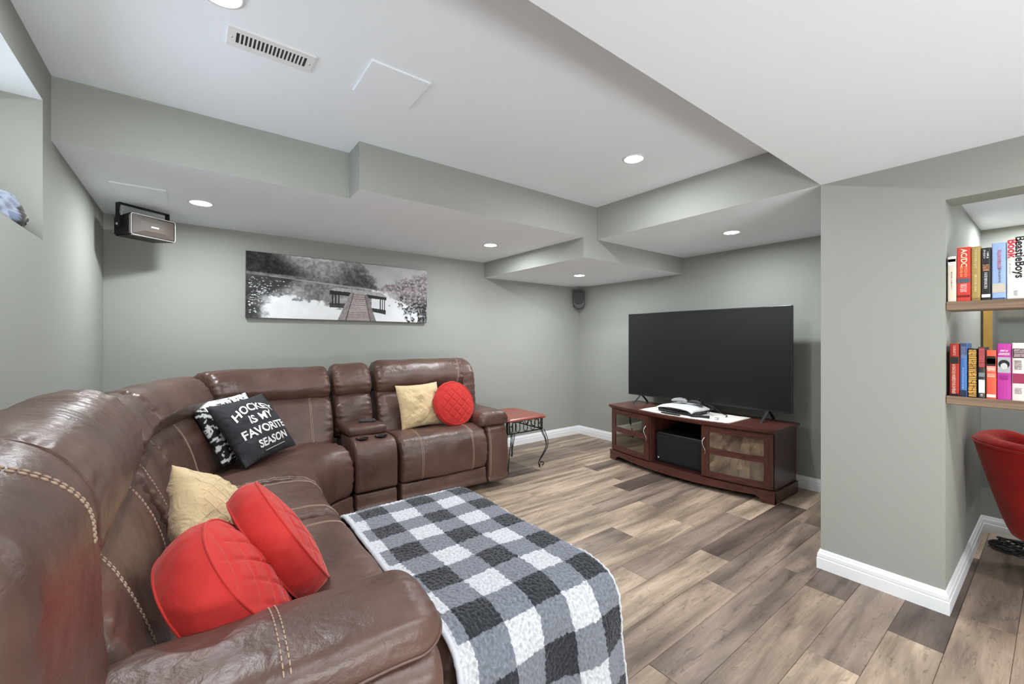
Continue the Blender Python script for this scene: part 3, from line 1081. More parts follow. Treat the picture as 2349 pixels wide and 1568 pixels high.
# ================================================================== BLANKET
def blanket():
    x0, x1 = .553, 1.205
    segs = []   # (y,z) path along the v direction: far hang -> top -> near hang
    prof = [(2.075, .36), (2.07, .43), (2.04, .474), (1.9, .487), (1.5, .492), (1.15, .488), (1.03, .472), (.965, .43), (.93, .34), (.91, .2), (.895, .05)]
    path, L = resample(catmull(prof, 200), 520)
    nu, nv = 300, 520
    step = L / (nv - 1)
    cell = .112
    xs = np.linspace(0, 1, nu)
    wrapx = .15
    width = (x1 - x0) + wrapx
    V = np.zeros((nv, nu, 3)); C = np.zeros((nv, nu, 4))
    dk, gr, wh = np.array(srgb(46, 47, 53)), np.array(srgb(120, 123, 132)), np.array(srgb(200, 200, 204))
    for j in range(nv):
        y, z = path[j]
        ja, jb = path[max(0, j - 1)], path[min(nv - 1, j + 1)]
        t = (jb - ja); t = t / np.linalg.norm(t)
        nrm = np.array([t[1], -t[0]])          # outward in (y,z)
        if nrm[1] < 0 and z > .45: nrm = -nrm
        if z < .45 and y < 1.2 and nrm[0] > 0: nrm = -nrm
        sv = j * step
        for i in range(nu):
            wv = max(0.0, min(1.0, (y - 1.10) / .35)); wv = wv * wv * (3 - 2 * wv)
            su = xs[i] * ((x1 - x0) - .012 + (wrapx + .012) * wv)
            X_ = x0 + su
            drop = 0.0
            lim = x1 - x0 + .0
            if su > lim - .05:
                e = su - (lim - .05)
                r = .07
                an = min(e / r, math.pi / 2)
                X_ = x1 - .05 + r * math.sin(an)
                drop = r * (1 - math.cos(an)) + max(0, e - r * math.pi / 2)
            # dome, drape waves
            f1 = max(0, min(1, (1.03 - y) / .1))
            X_ += .008 * math.sin(sv * 7) + .01 * noise.noise(Vector((sv * 4, 3, 0)))
            yy = y + f1 * (.022 * math.sin(su * 17 + sv * 2) * min(1, max(0, .47 - z) / .2) - .03 * max(0, .45 - z))
            zz = z - drop + .006 * noise.noise(Vector((X_ * 6, y * 6, 1)))
            X2 = X_ + f1 * max(0, .45 - z) * .03
            k = noise.noise(Vector((su * 105, sv * 105, 0))) * .0048 + noise.noise(Vector((su * 260, sv * 260, 4))) * .003
            yy += nrm[0] * k; zz += nrm[1] * k
            V[j, i] = (X2, yy, zz)
            jit = .006 * noise.noise(Vector((su * 60, sv * 60, 9))) 
            ci = math.floor((su + jit + .068) / .118)
            cj = math.floor((sv + jit - .05) / cell)
            du, dv = ci % 2 == 1, cj % 2 == 1
            col = dk if (du and dv) else (wh if (not du and not dv) else gr)
            if su < .012 or sv < .02:
                col = wh
            sh = 1 + .38 * noise.noise(Vector((su * 105, sv * 105, 0))) + .22 * noise.noise(Vector((su * 260, sv * 260, 4)))
            C[j, i, :3] = col[:3] * sh
            C[j, i, 3] = 1
    vs = V.reshape(-1, 3)
    fs = [(j * nu + i, j * nu + i + 1, (j + 1) * nu + i + 1, (j + 1) * nu + i) for j in range(nv - 1) for i in range(nu - 1)]
    t = thing('plaid_blanket', 'black, grey and white plaid fleece blanket draped over the footrest', 'blanket', (.9, 1.5, .45))
    o = mesh_obj('plaid_face', vs.tolist(), fs, M['fleece'], None, True)
    set_col(o, C.reshape(-1, 4))
    o.parent = t; o.matrix_parent_inverse = Matrix.Translation((-.9, -1.5, -.45))
    # white sherpa underside edge
    rim = MB()
    e = [V[j, 0] + np.array([-.002, 0, -.006]) for j in range(0, nv, 4)]
    rim.tube(e, .009, 8)
    e2 = [V[0, i] + np.array([0, .002, .0]) for i in range(0, nu, 4)]
    rim.tube(e2, .009, 8)
    e3 = [V[j, nu - 1] for j in range(0, nv, 4)]
    rim.tube(e3, .005, 8)
    o2 = rim.build('sherpa_edge', plain('white_sherpa', srgb(200, 200, 206), .95, bump=.6, bscale=150), None, True)
    o2.parent = t; o2.matrix_parent_inverse = Matrix.Translation((-.9, -1.5, -.45))
blanket()

# ================================================================== SIDE TABLE
def side_table():
    x0, x1, y0, y1, zt = 2.335, 2.86, 3.15, 3.74, .53
    cx, cy = (x0 + x1) / 2, (y0 + y1) / 2
    t = thing('side_table', 'small side table with red wooden top on curled black iron legs', 'table', (cx, cy, 0))
    hx, hy = (x1 - x0) / 2, (y1 - y0) / 2
    def slab(inset, z0, z1):
        return (-hx + inset, hx - inset, -hy + inset, hy - inset, z0, z1)
    tb = MB()
    prof = [(.012, zt - .028), (.004, zt - .022), (0, zt - .014), (.003, zt - .009), (.012, zt - .006), (.02, zt)]
    vs, fs = [], []
    for (ins, z) in prof:
        a, b = hx - ins, hy - ins
        ch = .035
        for p in ((-a + ch, -b), (a - ch, -b), (a, -b + ch), (a, b - ch), (a - ch, b), (-a + ch, b), (-a, b - ch), (-a, -b + ch)):
            vs.append((p[0], p[1], z))
    for i in range(len(prof) - 1):
        for k in range(8):
            fs.append((i * 8 + k, i * 8 + (k + 1) % 8, (i + 1) * 8 + (k + 1) % 8, (i + 1) * 8 + k))
    fs.append(tuple(range(7, -1, -1))); fs.append(tuple(len(vs) - 8 + k for k in range(8)))
    tb.add(vs, fs).build('table_top', M['cherry'], t)
    lx, ly = hx - .045, hy - .045
    zt2, zb2 = zt - .03, zt - .145
    fr = MB()
    for z, r in ((zt2, .006), (zb2, .006)):
        c = [(-lx, -ly, z), (lx, -ly, z), (lx, ly, z), (-lx, ly, z)]
        for i in range(4):
            fr.tube([c[i], c[(i + 1) % 4]], r, 6)
    for sx_ in (-1, 1):
        for sy_ in (-1, 1):
            for d in ((0, 0), (-.018 * sx_, 0), (0, -.018 * sy_)):
                fr.tube([(sx_ * lx + d[0], sy_ * ly + d[1], zb2), (sx_ * lx + d[0], sy_ * ly + d[1], zt2)], .0055, 6)
    fr.build('apron_frame', M['iron'], t, smooth=True)
    # scroll loops along each side
    sc = MB()
    def wave(a, b):
        A, B = Vector(a), Vector(b)
        pts = []
        nloop = 4
        for i in range(121):
            u = i / 120
            ph = u * nloop * 2 * math.pi
            p = A.lerp(B, min(1, max(0, u + .028 * math.sin(2 * ph))))
            z = (zt2 + zb2) / 2 - math.cos(ph) * (zt2 - zb2) * .42
            pts.append((p.x, p.y, z))
        sc.tube(pts, .004, 6)
    wave((-lx + .03, -ly, 0), (lx - .03, -ly, 0))
    wave((lx, -ly + .03, 0), (lx, ly - .03, 0))
    wave((-lx + .03, ly, 0), (lx - .03, ly, 0))
    wave((-lx, -ly + .03, 0), (-lx, ly - .03, 0))
    for sx_ in (-1, 1):
        pts = []
        for i in range(30):
            a = i / 29 * 4.2
            r = .02 * (1 - i / 40)
            pts.append((lx * .86 * sx_ + r * math.cos(a), -ly, (zt2 + zb2) / 2 + r * math.sin(a)))
        sc.tube(pts, .0045, 6)
    sc.build('scrollwork', M['iron'], t, smooth=True)
    for sx_ in (-1, 1):
        for sy_ in (-1, 1):
            lg = MB()
            dg = Vector((sx_, sy_, 0)).normalized()
            side_ = Vector((-dg.y, dg.x, 0))
            top = Vector((sx_ * lx, sy_ * ly, zb2))
            for k in (-1, 0, 1):
                ctrl = []
                for (u, out_, sp) in ((0, -.004, 1), (.12, .012, .95), (.3, .032, .8), (.5, .03, .55), (.7, .002, .28), (.86, -.022, .08), (.95, -.028, .02), (.985, -.026, 0)):
                    o_ = out_ * 1.3 + (.022 if k == 0 else -.008) * (1 - u)
                    p = top + dg * o_ + side_ * (k * .036 * sp)
                    ctrl.append((p.x, p.y, zb2 * (1 - u) + .012 * u))
                lg.tube(resample(catmull(ctrl, 50), 40)[0], .0042, 7)
            # curled foot
            base = top + dg * (-.026)
            pts = []
            for i in range(26):
                a = -math.pi / 2 + i / 25 * 4.4
                r = .022 * (1 - i / 60)
                p = base + dg * (.02 + r * math.cos(a)) 
                pts.append((p.x, p.y, .038 + r * math.sin(a)))
            lg.tube(pts, .0055, 7)
            lg.tube([(base.x, base.y, .03), (base.x, base.y, .0)], [.007, .009], 8)
            lg.build('leg', M['iron'], t, smooth=True)
side_table()

# ================================================================== TV STAND
def tv_stand():
    xb, y0, y1, H = 4.08, 1.375, 2.965, .585
    xf = 3.62
    bow = .10
    t = thing('tv_stand', 'dark mahogany bow-front television stand with glass doors', 'cabinet', (3.85, (y0 + y1) / 2, 0))
    off = Vector((3.85, (y0 + y1) / 2, 0))
    ym = (y0 + y1) / 2; hw = (y1 - y0) / 2
    def fx(y, ins=0.0):
        u = (y - ym) / hw
        return xf - bow * (1 - u * u) + ins
    def add(mb, name, mat, parent=None, **k):
        mb.v = [tuple(Vector(p) - off) for p in mb.v]
        return mb.build(name, mat, parent or t, **k)
    def bowslab(ya, yb, za, zb, front, back, n=24):
        mb = MB()
        ys = [ya + (yb - ya) * i / n for i in range(n + 1)]
        poly = [(front(y), y) for y in ys] + [(back(yb), yb), (back(ya), ya)] if not callable(back) or back(ya) == back(yb) else [(front(y), y) for y in ys] + [(back(y), y) for y in reversed(ys)]
        return mb.prism(poly, 'z', za, zb)
    # top with moulded edge
    add(bowslab(y0 - .025, y1 + .025, H - .022, H, lambda y: fx(y) - .03, lambda y: xb + .01), 'table_top', M['mahogany'])
    add(bowslab(y0 - .012, y1 + .012, H - .034, H - .022, lambda y: fx(y) - .018, lambda y: xb), 'top_moulding', M['mahogany'])
    zb, zt = .105, H - .034
    add(MB().box(fx(y0, .02), xb, y0, y0 + .02, 0, zt), 'side_panel', M['mahogany_side'])
    add(MB().box(fx(y1, .02), xb, y1 - .02, y1, 0, zt), 'side_panel', M['mahogany_side'])
    add(MB().box(xb - .012, xb, y0 + .02, y1 - .02, zb, zt), 'back_panel', M['black'])
    yd1, yd2 = 1.905, 2.435
    for yd in (yd1, yd2):
        add(MB().box(fx(yd, .004), xb - .012, yd - .011, yd + .011, zb, zt), 'divider', M['mahogany_v'])
    add(bowslab(y0 + .02, y1 - .02, zb - .018, zb, lambda y: fx(y, .012), lambda y: xb - .012), 'bottom_shelf', M['mahogany_side'])
    # middle shelves behind the doors
    for ya, yb_ in ((y0 + .02, yd1 - .011), (yd2 + .011, y1 - .02)):
        add(MB().box(3.68, xb - .012, ya, yb_, .31, .325), 'inner_shelf', M['mahogany_side'])
    # plinth with arched cut and bracket feet
    n = 60
    mb = MB(); vs, fs = [], []
    for i in range(n + 1):
        y = y0 - .015 + (y1 - y0 + .03) * i / n
        u = abs((y - ym) / (hw + .015))
        if u > .90: zc = 0.0
        elif u > .84: zc = .052 * ((.90 - u) / .06) ** .5
        else: zc = .052 - .018 * (1 - (u / .84) ** 2)
        xa = fx(y) - .018
        vs += [(xa, y, zc), (xa, y, .088), (xa + .02, y, .088), (xa + .02, y, zc)]
    for i in range(n):
        a, b = i * 4, (i + 1) * 4
        for k in range(4):
            fs.append((a + k, a + (k + 1) % 4, b + (k + 1) % 4, b + k))
    fs += [(0, 3, 2, 1), (n * 4, n * 4 + 1, n * 4 + 2, n * 4 + 3)]
    add(mb.add(vs, fs), 'plinth', M['mahogany'])
    add(bowslab(y0 - .016, y1 + .016, .088, .1, lambda y: fx(y) - .02, lambda y: fx(y) + .03), 'plinth_moulding', M['mahogany'])
    for y in (y0 - .015, y1 - .005):
        add(MB().box(fx(ym if False else y0) - .01, xb, y, y + .02, 0, .095), 'plinth_side', M['mahogany_side'])
    # doors
    def door(ya, yb, handle_y):
        def bar(yA, yB, zA, zB):
            return bowslab(yA, yB, zA, zB, lambda y: fx(y) - .008, lambda y: fx(y) + .012, 12)
        dz0, dz1 = zb + .006, zt - .006
        fw = .058
        d = add(bar(ya, ya + fw, dz0, dz1), 'door', M['mahogany_v'])
        mid = dz0 + (dz1 - dz0) * .52
        add(bar(yb - fw, yb, dz0, dz1), 'stile', M['mahogany_v'], d)
        add(bar(ya + fw, yb - fw, dz0, dz0 + .05), 'rail', M['mahogany'], d)
        add(bar(ya + fw, yb - fw, dz1 - .05, dz1), 'rail', M['mahogany'], d)
        add(bar(ya + fw, yb - fw, mid - .025, mid + .025), 'rail', M['mahogany'], d)
        for (za, zb_) in ((dz0 + .05, mid - .025), (mid + .025, dz1 - .05)):
            add(bowslab(ya + fw, yb - fw, za, zb_, lambda y: fx(y) - .001, lambda y: fx(y) + .003, 12), 'pane', M['glass_door'], d)
        pts = []
        for i in range(31):
            u = i / 30
            z = mid + .035 + (.5 - u) * .15
            o_ = .03 * math.sin(math.pi * u) ** .6
            sw = .014 * math.sin(2 * math.pi * u)
            pts.append((fx(handle_y) - .01 - o_, handle_y + sw, z))
        add(MB().tube(pts, [.0055 - .002 * math.sin(math.pi * i / 30) for i in range(31)], 8), 'handle', M['chrome'], d, smooth=True)
    door(y0 + .004, yd1 - .004, yd1 - .03)
    door(yd2 + .004, y1 - .004, yd2 + .03)
tv_stand()

# black box in the middle bay
bx_ = thing('speaker_box', 'black subwoofer box with a small silver knob in the middle bay of the television stand', 'speaker', (3.60, 2.17, .105))
o = MB().bbox(0, .36, -.245, .245, 0, .29, .012, 3).build('case', M['black'], bx_, smooth=True, auto=40)
o = MB().bbox(-.006, .004, -.222, .222, .022, .262, .004, 2).build('front_grille', plain('black_grille', srgb(16, 17, 18), .7, bump=.3, bscale=900), bx_)
kn = MB().lathe([(.011, 0), (.012, .004), (.009, .012), (1e-7, .013)], n=20)
o = kn.build('knob', M['chrome'], bx_, smooth=True); o.location = (-.006, .205, .045); o.rotation_euler = (0, R(-90), 0)

# things behind the glass doors
def box_item(name, mat, label, cat, x0, x1, y0, y1, z0, z1, b=.006, group=None):
    c = Vector(((x0 + x1) / 2, (y0 + y1) / 2, z0))
    mb = MB().bbox(x0 - c.x, x1 - c.x, y0 - c.y, y1 - c.y, 0, z1 - z0, b, 2)
    t = thing(name, label, cat, c, group)
    mb.build('case', mat, t)
    return t
a = box_item('media_player', M['black_gloss'], 'dark media player on the upper shelf behind the left glass door', 'player', 3.72, 3.98, 2.5, 2.9, .325, .385)
MB().box(-.135, -.1305, -.15, -.02, .015, .035).build('display', M['screen'], a)
a = box_item('media_player', M['black'], 'grey media player stacked on another behind the left glass door', 'player', 3.73, 3.98, 2.55, 2.9, .3855, .43)
MB().box(-.13, -.1255, -.1, .1, .015, .03).build('display', M['chrome'], a)
a = box_item('disc_player', M['black'], 'low dark disc player behind the lower left glass pane', 'player', 3.70, 3.98, 2.5, 2.88, .105, .165)
MB().box(-.145, -.1405, -.12, .12, .02, .032).build('disc_tray', M['chrome'], a)
# crumpled blue-silver bag behind right door
def crumple(name, c, size, mat, label, cat, seed):
    bm = bmesh.new()
    bmesh.ops.create_icosphere(bm, subdivisions=4, radius=1)
    for v_ in bm.verts:
        p = v_.co.copy()
        k = 1 + .35 * noise.noise(p * 2.2 + Vector((seed, 0, 0))) + .2 * abs(noise.noise(p * 5 + Vector((0, seed, 0))))
        v_.co = Vector((p.x * size[0] * k, p.y * size[1] * k, (max(-.72, p.z * k) + .72) * size[2]))
    o = MB().bm(bm).build(name, mat, None, smooth=True)
    o.location = c
    return tag(o, label, cat)
crumple('foil_bag', (3.70, 1.50, .105), (.05, .06, .055), plain('silver_foil', srgb(190, 205, 225), .25, metal=.6, var=.3, scale=20), 'crumpled silver foil bag behind the right glass door', 'bag', 1)
crumple('small_ball', (3.72, 1.66, .105), (.028, .03, .05), plain('blue_plastic', srgb(60, 110, 190), .35, var=.3, scale=20), 'small blue toy behind the right glass door', 'toy', 2)

# white fringed mat on the stand
mt = thing('table_mat', 'white fringed cloth mat on top of the television stand', 'mat', (3.77, 2.14, .586))
mb = MB(); vs, fs = [], []
nx_, ny_ = 14, 40
for j in range(ny_ + 1):
    for i in range(nx_ + 1):
        x = -.2 + .4 * i / nx_; y = -.43 + .86 * j / ny_
        x += -.055 * max(0, 1 - ((y) / .43) ** 2) * (1 - i / nx_)
        vs.append((x, y, .003 + .0025 * noise.noise(Vector((x * 14, y * 14, 0)))))
for j in range(ny_):
    for i in range(nx_):
        a_ = j * (nx_ + 1) + i
        fs.append((a_, a_ + 1, a_ + nx_ + 2, a_ + nx_ + 1))
cl = mesh_obj('cloth', vs, fs, plain('white_cloth', srgb(232, 228, 222), .9, bump=.4, bscale=300), mt, True)
frg = MB()
random.seed(3)
for j in range(120):
    y = -.43 + .86 * j / 119
    x = -.2 - .055 * max(0, 1 - (y / .43) ** 2)
    frg.tube([(x, y, .004), (x - .008, y + random.uniform(-.003, .003), .003), (x - .016, y + random.uniform(-.005, .005), .0015)], .0014, 4)
for j in range(60):
    x = -.2 + .4 * j / 59
    frg.tube([(x, -.43, .004), (x + random.uniform(-.003, .003), -.438, .003), (x + random.uniform(-.004, .004), -.446, .0015)], .0014, 4)
frg.build('fringe', plain('beige_fringe', srgb(205, 192, 176), .9), mt)

# ------------------------------------------------------------------ television
tv = thing('television', 'large black flat screen television standing on the wooden stand', 'television', (3.945, 2.17, .586))
tv.rotation_euler = (0, 0, R(0.8))
W_, H0, H1 = .81, .085, .99
MB().bbox(-.012, .03, -W_, W_, H0, H1, .004, 2).build('bezel', plain('grey_bezel', srgb(52, 53, 55), .35, metal=.3), tv)
MB().box(-.0145, -.0122, -W_ + .008, W_ - .008, H0 + .018, H1 - .008).build('screen', M['screen'], tv)
MB().bbox(.03, .07, -.5, .5, H0 + .06, H1 - .3, .02, 2).build('rear_housing', M['black'], tv)
for y in (.655, -.625):
    ft = MB()
    for xe in (-.145, .125):
        pts = [(0.008, y, H0 + .012), (0.008 + .2 * xe, y, H0 - .006), (.008 + .6 * xe, y, .042), (xe, y, .004)]
        pts = resample(catmull(pts, 24), 20)[0]
        vs, fs = [], []
        for i, p in enumerate(pts):
            w = .010
            th = .0065
            for (a_, b_) in ((-1, -1), (1, -1), (1, 1), (-1, 1)):
                vs.append((p[0] + b_ * th * .6, p[1] + a_ * w, p[2] + b_ * th * .5))
        for i in range(len(pts) - 1):
            for k in range(4):
                fs.append((i * 4 + k, i * 4 + (k + 1) % 4, (i + 1) * 4 + (k + 1) % 4, (i + 1) * 4 + k))
        fs += [(0, 1, 2, 3), tuple((len(pts) - 1) * 4 + k for k in (3, 2, 1, 0))]
        ft.add(vs, fs)
    ft.build('foot', plain('silver_foot', srgb(70, 70, 72), .3, metal=.6), tv)

# ------------------------------------------------------------------ game console and bits on the mat
gc = thing('game_console', 'white and black game console lying flat on the white mat', 'game console', (3.74, 2.22, .591))
gc.rotation_euler = (0, 0, R(-4))
body = MB().bbox(-.12, .14, -.185, .185, .004, .05, .012, 3).build('body', M['black_gloss'], gc, smooth=True, auto=40)
vs, fs = [], []
nn = 20
for j in range(nn + 1):
    for i in range(nn + 1):
        x = -.14 + .29 * i / nn; y = -.2 + .4 * j / nn
        z = .062 + .012 * math.cos(y * 7) - .02 * max(0, (abs(y) - .13) / .07) ** 2 - .012 * max(0, (-.06 - x) / .08) ** 2
        vs.append((x, y, z))
for j in range(nn):
    for i in range(nn):
        a_ = j * (nn + 1) + i
        fs.append((a_, a_ + 1, a_ + nn + 2, a_ + nn + 1))
o = mesh_obj('top_shell', vs, fs, M['white_plastic'], gc, True)
sm = o.modifiers.new('thickness', 'SOLIDIFY'); sm.thickness = .012; sm.offset = -1
MB().box(-.147, -.139, -.09, .06, .036, .04).build('disc_slot', M['black'], gc)
def controller(loc, rz, label, mat):
    c = thing('game_controller', label, 'controller', loc)
    c.rotation_euler = (0, 0, rz)
    bm = bmesh.new()
    bmesh.ops.create_uvsphere(bm, u_segments=28, v_segments=16, radius=1)
    for v_ in bm.verts:
        p = v_.co
        wing = max(0, abs(p.y) - .45)
        v_.co = Vector((p.x * .045 - wing * .06, p.y * .078, p.z * .022 + .024 - wing * .012))
    MB().bm(bm).build('shell', mat, c, smooth=True)
    for y in (-.03, .03):
        s = MB().lathe([(.006, .04), (.006, .052), (.011, .054), (.011, .057), (1e-7, .058)], n=16)
        s.v = [(p[0] - .012, p[1] + y, p[2]) for p in s.v]
        s.build('thumb_stick', M['black_gloss'], c, smooth=True)
controller((3.80, 2.27, .675), R(10), 'grey game controller resting on top of the game console', plain('grey_plastic', srgb(150, 150, 150), .4))
controller((3.81, 2.10, .675), R(-15), 'black game controller resting on top of the game console', M['black'])
def remote(loc, rz, L_, label, mat, w=.045, h=.018):
    c = thing('remote_control', label, 'remote', loc)
    c.rotation_euler = (0, 0, rz)
    MB().bbox(-w / 2, w / 2, -L_ / 2, L_ / 2, 0, h, .006, 2).build('case', mat, c, smooth=True, auto=40)
    bt = MB()
    for j in range(6):
        for i in range(3):
            bt.box(-w / 2 + .009 + i * .011, -w / 2 + .015 + i * .011, -L_ / 2 + .015 + j * (L_ - .04) / 5, -L_ / 2 + .022 + j * (L_ - .04) / 5, h, h + .0015)
    bt.build('buttons', plain('grey_buttons', srgb(110, 110, 112), .5), c, fix=False)
remote((3.63, 1.98, .5905), R(20), .16, 'black remote control in front of the game console on the mat', M['black'])
remote((3.545, 2.22, .5905), R(-3), .2, 'slim black remote control at the front edge of the mat', M['black'], .02, .012)
remote((3.66, 1.85, .5905), R(-60), .075, 'small white remote at the right end of the mat', M['white_plastic'], .028, .01)
remote((1.105, 3.36, .6352), R(75), .13, 'dark remote control on the sofa console lid', plain('dark_grey_plastic', srgb(58, 56, 56), .4), .05, .02)
cb = MB()
random.seed(12)
pts = [(3.86, 2.02, .60), (3.84, 1.98, .66), (3.80, 1.95, .645), (3.83, 2.05, .668), (3.88, 2.12, .672), (3.85, 2.18, .69), (3.87, 2.0, .665), (3.9, 1.93, .61), (3.88, 1.86, .596), (3.8, 1.83, .596)]
cb.tube(resample(catmull(pts, 120), 160)[0], .004, 7)
tag(cb.build('cable', M['black'], None, smooth=True), 'tangled black cable on the game console', 'cable')

# ================================================================== PICTURE ON THE BACK WALL
def picture():
    W, H = 1.59, .54
    t = thing('canvas_picture', 'wide black and white canvas picture of a dock on a misty lake', 'picture', (1.136, YP - .02, 1.735))
    t.rotation_euler = (0, R(.35), 0)
    MB().box(-W / 2, W / 2, -.017, .017, -H / 2, H / 2).build('canvas', plain('dark_canvas_edge', srgb(58, 58, 60), .7), t)
    nu, nv = 560, 190
    us, vs_ = np.meshgrid(np.linspace(0, 1, nu), np.linspace(0, 1, nv))     # v: 0 bottom .. 1 top
    def fbm(sx, sy, seed, octs=4):
        out = np.zeros_like(us)
        amp = 1; tot = 0
        rng = np.random.RandomState(seed)
        for o_ in range(octs):
            gx, gy = int(sx * 2 ** o_) + 2, int(sy * 2 ** o_) + 2
            g = rng.rand(gy + 1, gx + 1)
            x = us * (gx - 1); y = vs_ * (gy - 1)
            xi, yi = x.astype(int), y.astype(int)
            fx_, fy_ = x - xi, y - yi
            fx_ = fx_ * fx_ * (3 - 2 * fx_); fy_ = fy_ * fy_ * (3 - 2 * fy_)
            out += amp * ((g[yi, xi] * (1 - fx_) + g[yi, xi + 1] * fx_) * (1 - fy_) + (g[yi + 1, xi] * (1 - fx_) + g[yi + 1, xi + 1] * fx_) * fy_)
            tot += amp; amp *= .55
        return out / tot
    A = fbm(14, 6, 1); B = fbm(40, 16, 2); C_ = fbm(90, 34, 3); D = fbm(26, 4, 4)
    def mixv(a, b, t_):
        t_ = np.clip(t_, 0, 1)
        return a * (1 - t_) + b * t_
    def sm(x, w=.03):
        t_ = np.clip(x / w * .5 + .5, 0, 1)
        return t_ * t_ * (3 - 2 * t_)
    def lay(g, val, m):
        return g * (1 - m) + val * m
    b_, a_, c_, d_ = B - .5, A - .5, C_ - .5, D - .5
    hor = .66 - .16 * us                                       # shoreline drops to the right
    g = .70 + .12 * a_ + 0 * us                                # mist and pale sky
    # far misty forest, darker towards the shoreline
    f1 = sm(.655 + .25 * (vs_ - .7) * -1 + .10 * b_ - us, .02) * sm(vs_ - hor, .01)
    tex = .60 + .35 * b_ + .25 * c_ - .10 * np.exp(-((vs_ - hor) / .12) ** 2)
    g = lay(g, tex * (.80 + .45 * np.clip((vs_ - hor) / .4, 0, 1) * np.clip((.62 - us) * 4, 0, 1)), f1)
    dark_mid = np.exp(-((us - .57) / .10) ** 2) * np.clip(1.2 - (vs_ - hor) * 2.4, 0, 1) * sm(vs_ - hor, .01) * f1
    g = lay(g, .24 + .4 * b_ + .2 * c_, np.clip(dark_mid * .7, 0, 1))
    # dark bank at upper left fading into the mist
    bk = sm(.25 - us - .35 * np.clip(vs_ - .72, 0, 1) + .10 * b_, .10) * sm(vs_ - (.70 - .10 * us), .015)
    g = lay(g, .13 + .25 * c_ + .2 * b_, np.clip(bk * 1.05, 0, 1))
    # trees on the right
    rt = sm(us - .70 + .22 * b_ + 0 * vs_, .05) * sm(.60 + 1.15 * (us - .70) + .25 * b_ - vs_, .05) * sm(vs_ - hor, .01)
    g = lay(g, .50 + .7 * c_ + .25 * b_, rt * .9)
    # water: reflection of the forest, ripples
    wat = sm(hor - vs_, .006)
    refl = .50 + .30 * d_ + .28 * c_ + .18 * b_
    g = lay(g, refl, wat)
    g = lay(g, .70 + .2 * d_, wat * sm(us - .66 + .1 * b_, .03) * sm(.86 - us, .08))
    # pale shore line
    g = lay(g, .74, np.exp(-((vs_ - hor) / .010) ** 2) * sm(.66 - us, .02) * sm(us - .10, .02) * .7)
    # bright sky reflected in the lower water, ragged upper edge
    edge = np.where(us < .50, .40 - .42 * (us - .06) + .22 * b_, .20 + .22 * b_)
    edge = np.where(us > .64, .56 - 1.05 * (us - .66) + .20 * b_, edge)
    br = sm(edge - vs_, .03) * wat
    g = lay(g, .88 + .08 * a_, br)
    # reflected trees on the right edge
    rr_ = wat * sm(us - .78 + .15 * b_, .05) * (1 - br)
    g = lay(g, .45 + .7 * c_, rr_ * .85)
    # dark lily water on the left with small pads
    wid = .07 + .16 * np.clip((vs_ - .30) / .30, 0, 1)
    lil = sm(wid - us + .09 * b_, .04) * wat
    g = lay(g, .20 + .25 * b_, np.clip(lil, 0, 1))
    rp = np.random.RandomState(9)
    for _ in range(230):
        pu = abs(rp.normal(0, .10)) + .012; pv = rp.uniform(.06, .62)
        if pu > .045 + .22 * np.clip((pv - .15) / .4, 0, 1): continue
        ru = rp.uniform(.0018, .0050); rv = ru * rp.uniform(.9, 1.3)
        m_ = (((us - pu) / ru) ** 2 + ((vs_ - pv) / (rv * 1.3)) ** 2) < 1
        g = np.where(m_, rp.uniform(.6, .92), g)
    # bushes and reeds at the lower right
    rd = sm(us - .905 + .45 * b_ + .12 * vs_, .02) * sm(.40 - vs_ + .4 * b_, .04)
    g = lay(g, np.where(C_ + .3 * B > .68, .62, .16), rd)
    for k in range(26):
        xu = rp.uniform(.935, .995); m_ = (np.abs(us - xu - .004 * np.sin(vs_ * 20)) < .0012) & (vs_ < rp.uniform(.2, .5))
        g = np.where(m_, .14, g)
    g = np.clip(g, .06, .93)
    pinkm = np.clip(rt + rr_ * .8, 0, 1)
    rgb = np.stack([g, g, g * 1.01], -1)
    rgb = rgb * (1 + pinkm[..., None] * np.array([.05, -.02, -.01]))
    def poly(pts, col, tex=0.0, tx=None):
        P = np.array(pts)
        ins = np.zeros_like(us, bool)
        n = len(P)
        j = n - 1
        for i in range(n):
            xi, yi = P[i]; xj, yj = P[j]
            c = ((yi > vs_) != (yj > vs_)) & (us < (xj - xi) * (vs_ - yi) / (yj - yi + 1e-12) + xi)
            ins ^= c
            j = i
        f_ = 1 + tex * (C_ - .5) * 2
        for k in range(3):
            rgb[..., k] = np.where(ins, col[k] * f_, rgb[..., k])
    # dock
    poly([(.400, .285), (.50, .285), (.49, .205), (.402, .21)], (.24, .24, .25), .3)
    poly([(.632, .235), (.728, .205), (.728, .125), (.645, .165)], (.20, .20, .21), .3)
    for x in (.414, .430, .448, .505): poly([(x, .47), (x + .007, .47), (x + .007, .25), (x, .25)], (.15, .15, .16))
    for x in (.690, .704, .716): poly([(x, .42), (x + .006, .42), (x + .006, .17), (x, .17)], (.15, .15, .16))
    poly([(.402, .495), (.53, .485), (.53, .415), (.402, .425)], (.17, .17, .18), .15)
    poly([(.61, .465), (.730, .435), (.730, .385), (.61, .405)], (.17, .17, .18), .15)
    poly([(.402, .495), (.428, .545), (.70, .515), (.732, .435), (.62, .462), (.53, .478)], (.66, .66, .67), .15)
    poly([(.527, .475), (.605, .465), (.640, .0), (.470, .0)], (.66, .61, .60), .14)
    for k in range(15):
        v_ = .45 * (1 - k / 15) ** 1.25
        hw_ = .036 + .050 * (1 - v_ / .47)
        poly([(.560 - hw_, v_), (.562 + hw_, v_), (.562 + hw_, v_ - .006 - .004 * k / 15), (.560 - hw_, v_ - .006 - .004 * k / 15)], (.45, .40, .39))
    poly([(.517, .475), (.533, .475), (.488, .0), (.445, .0)], (.56, .53, .53), .2)
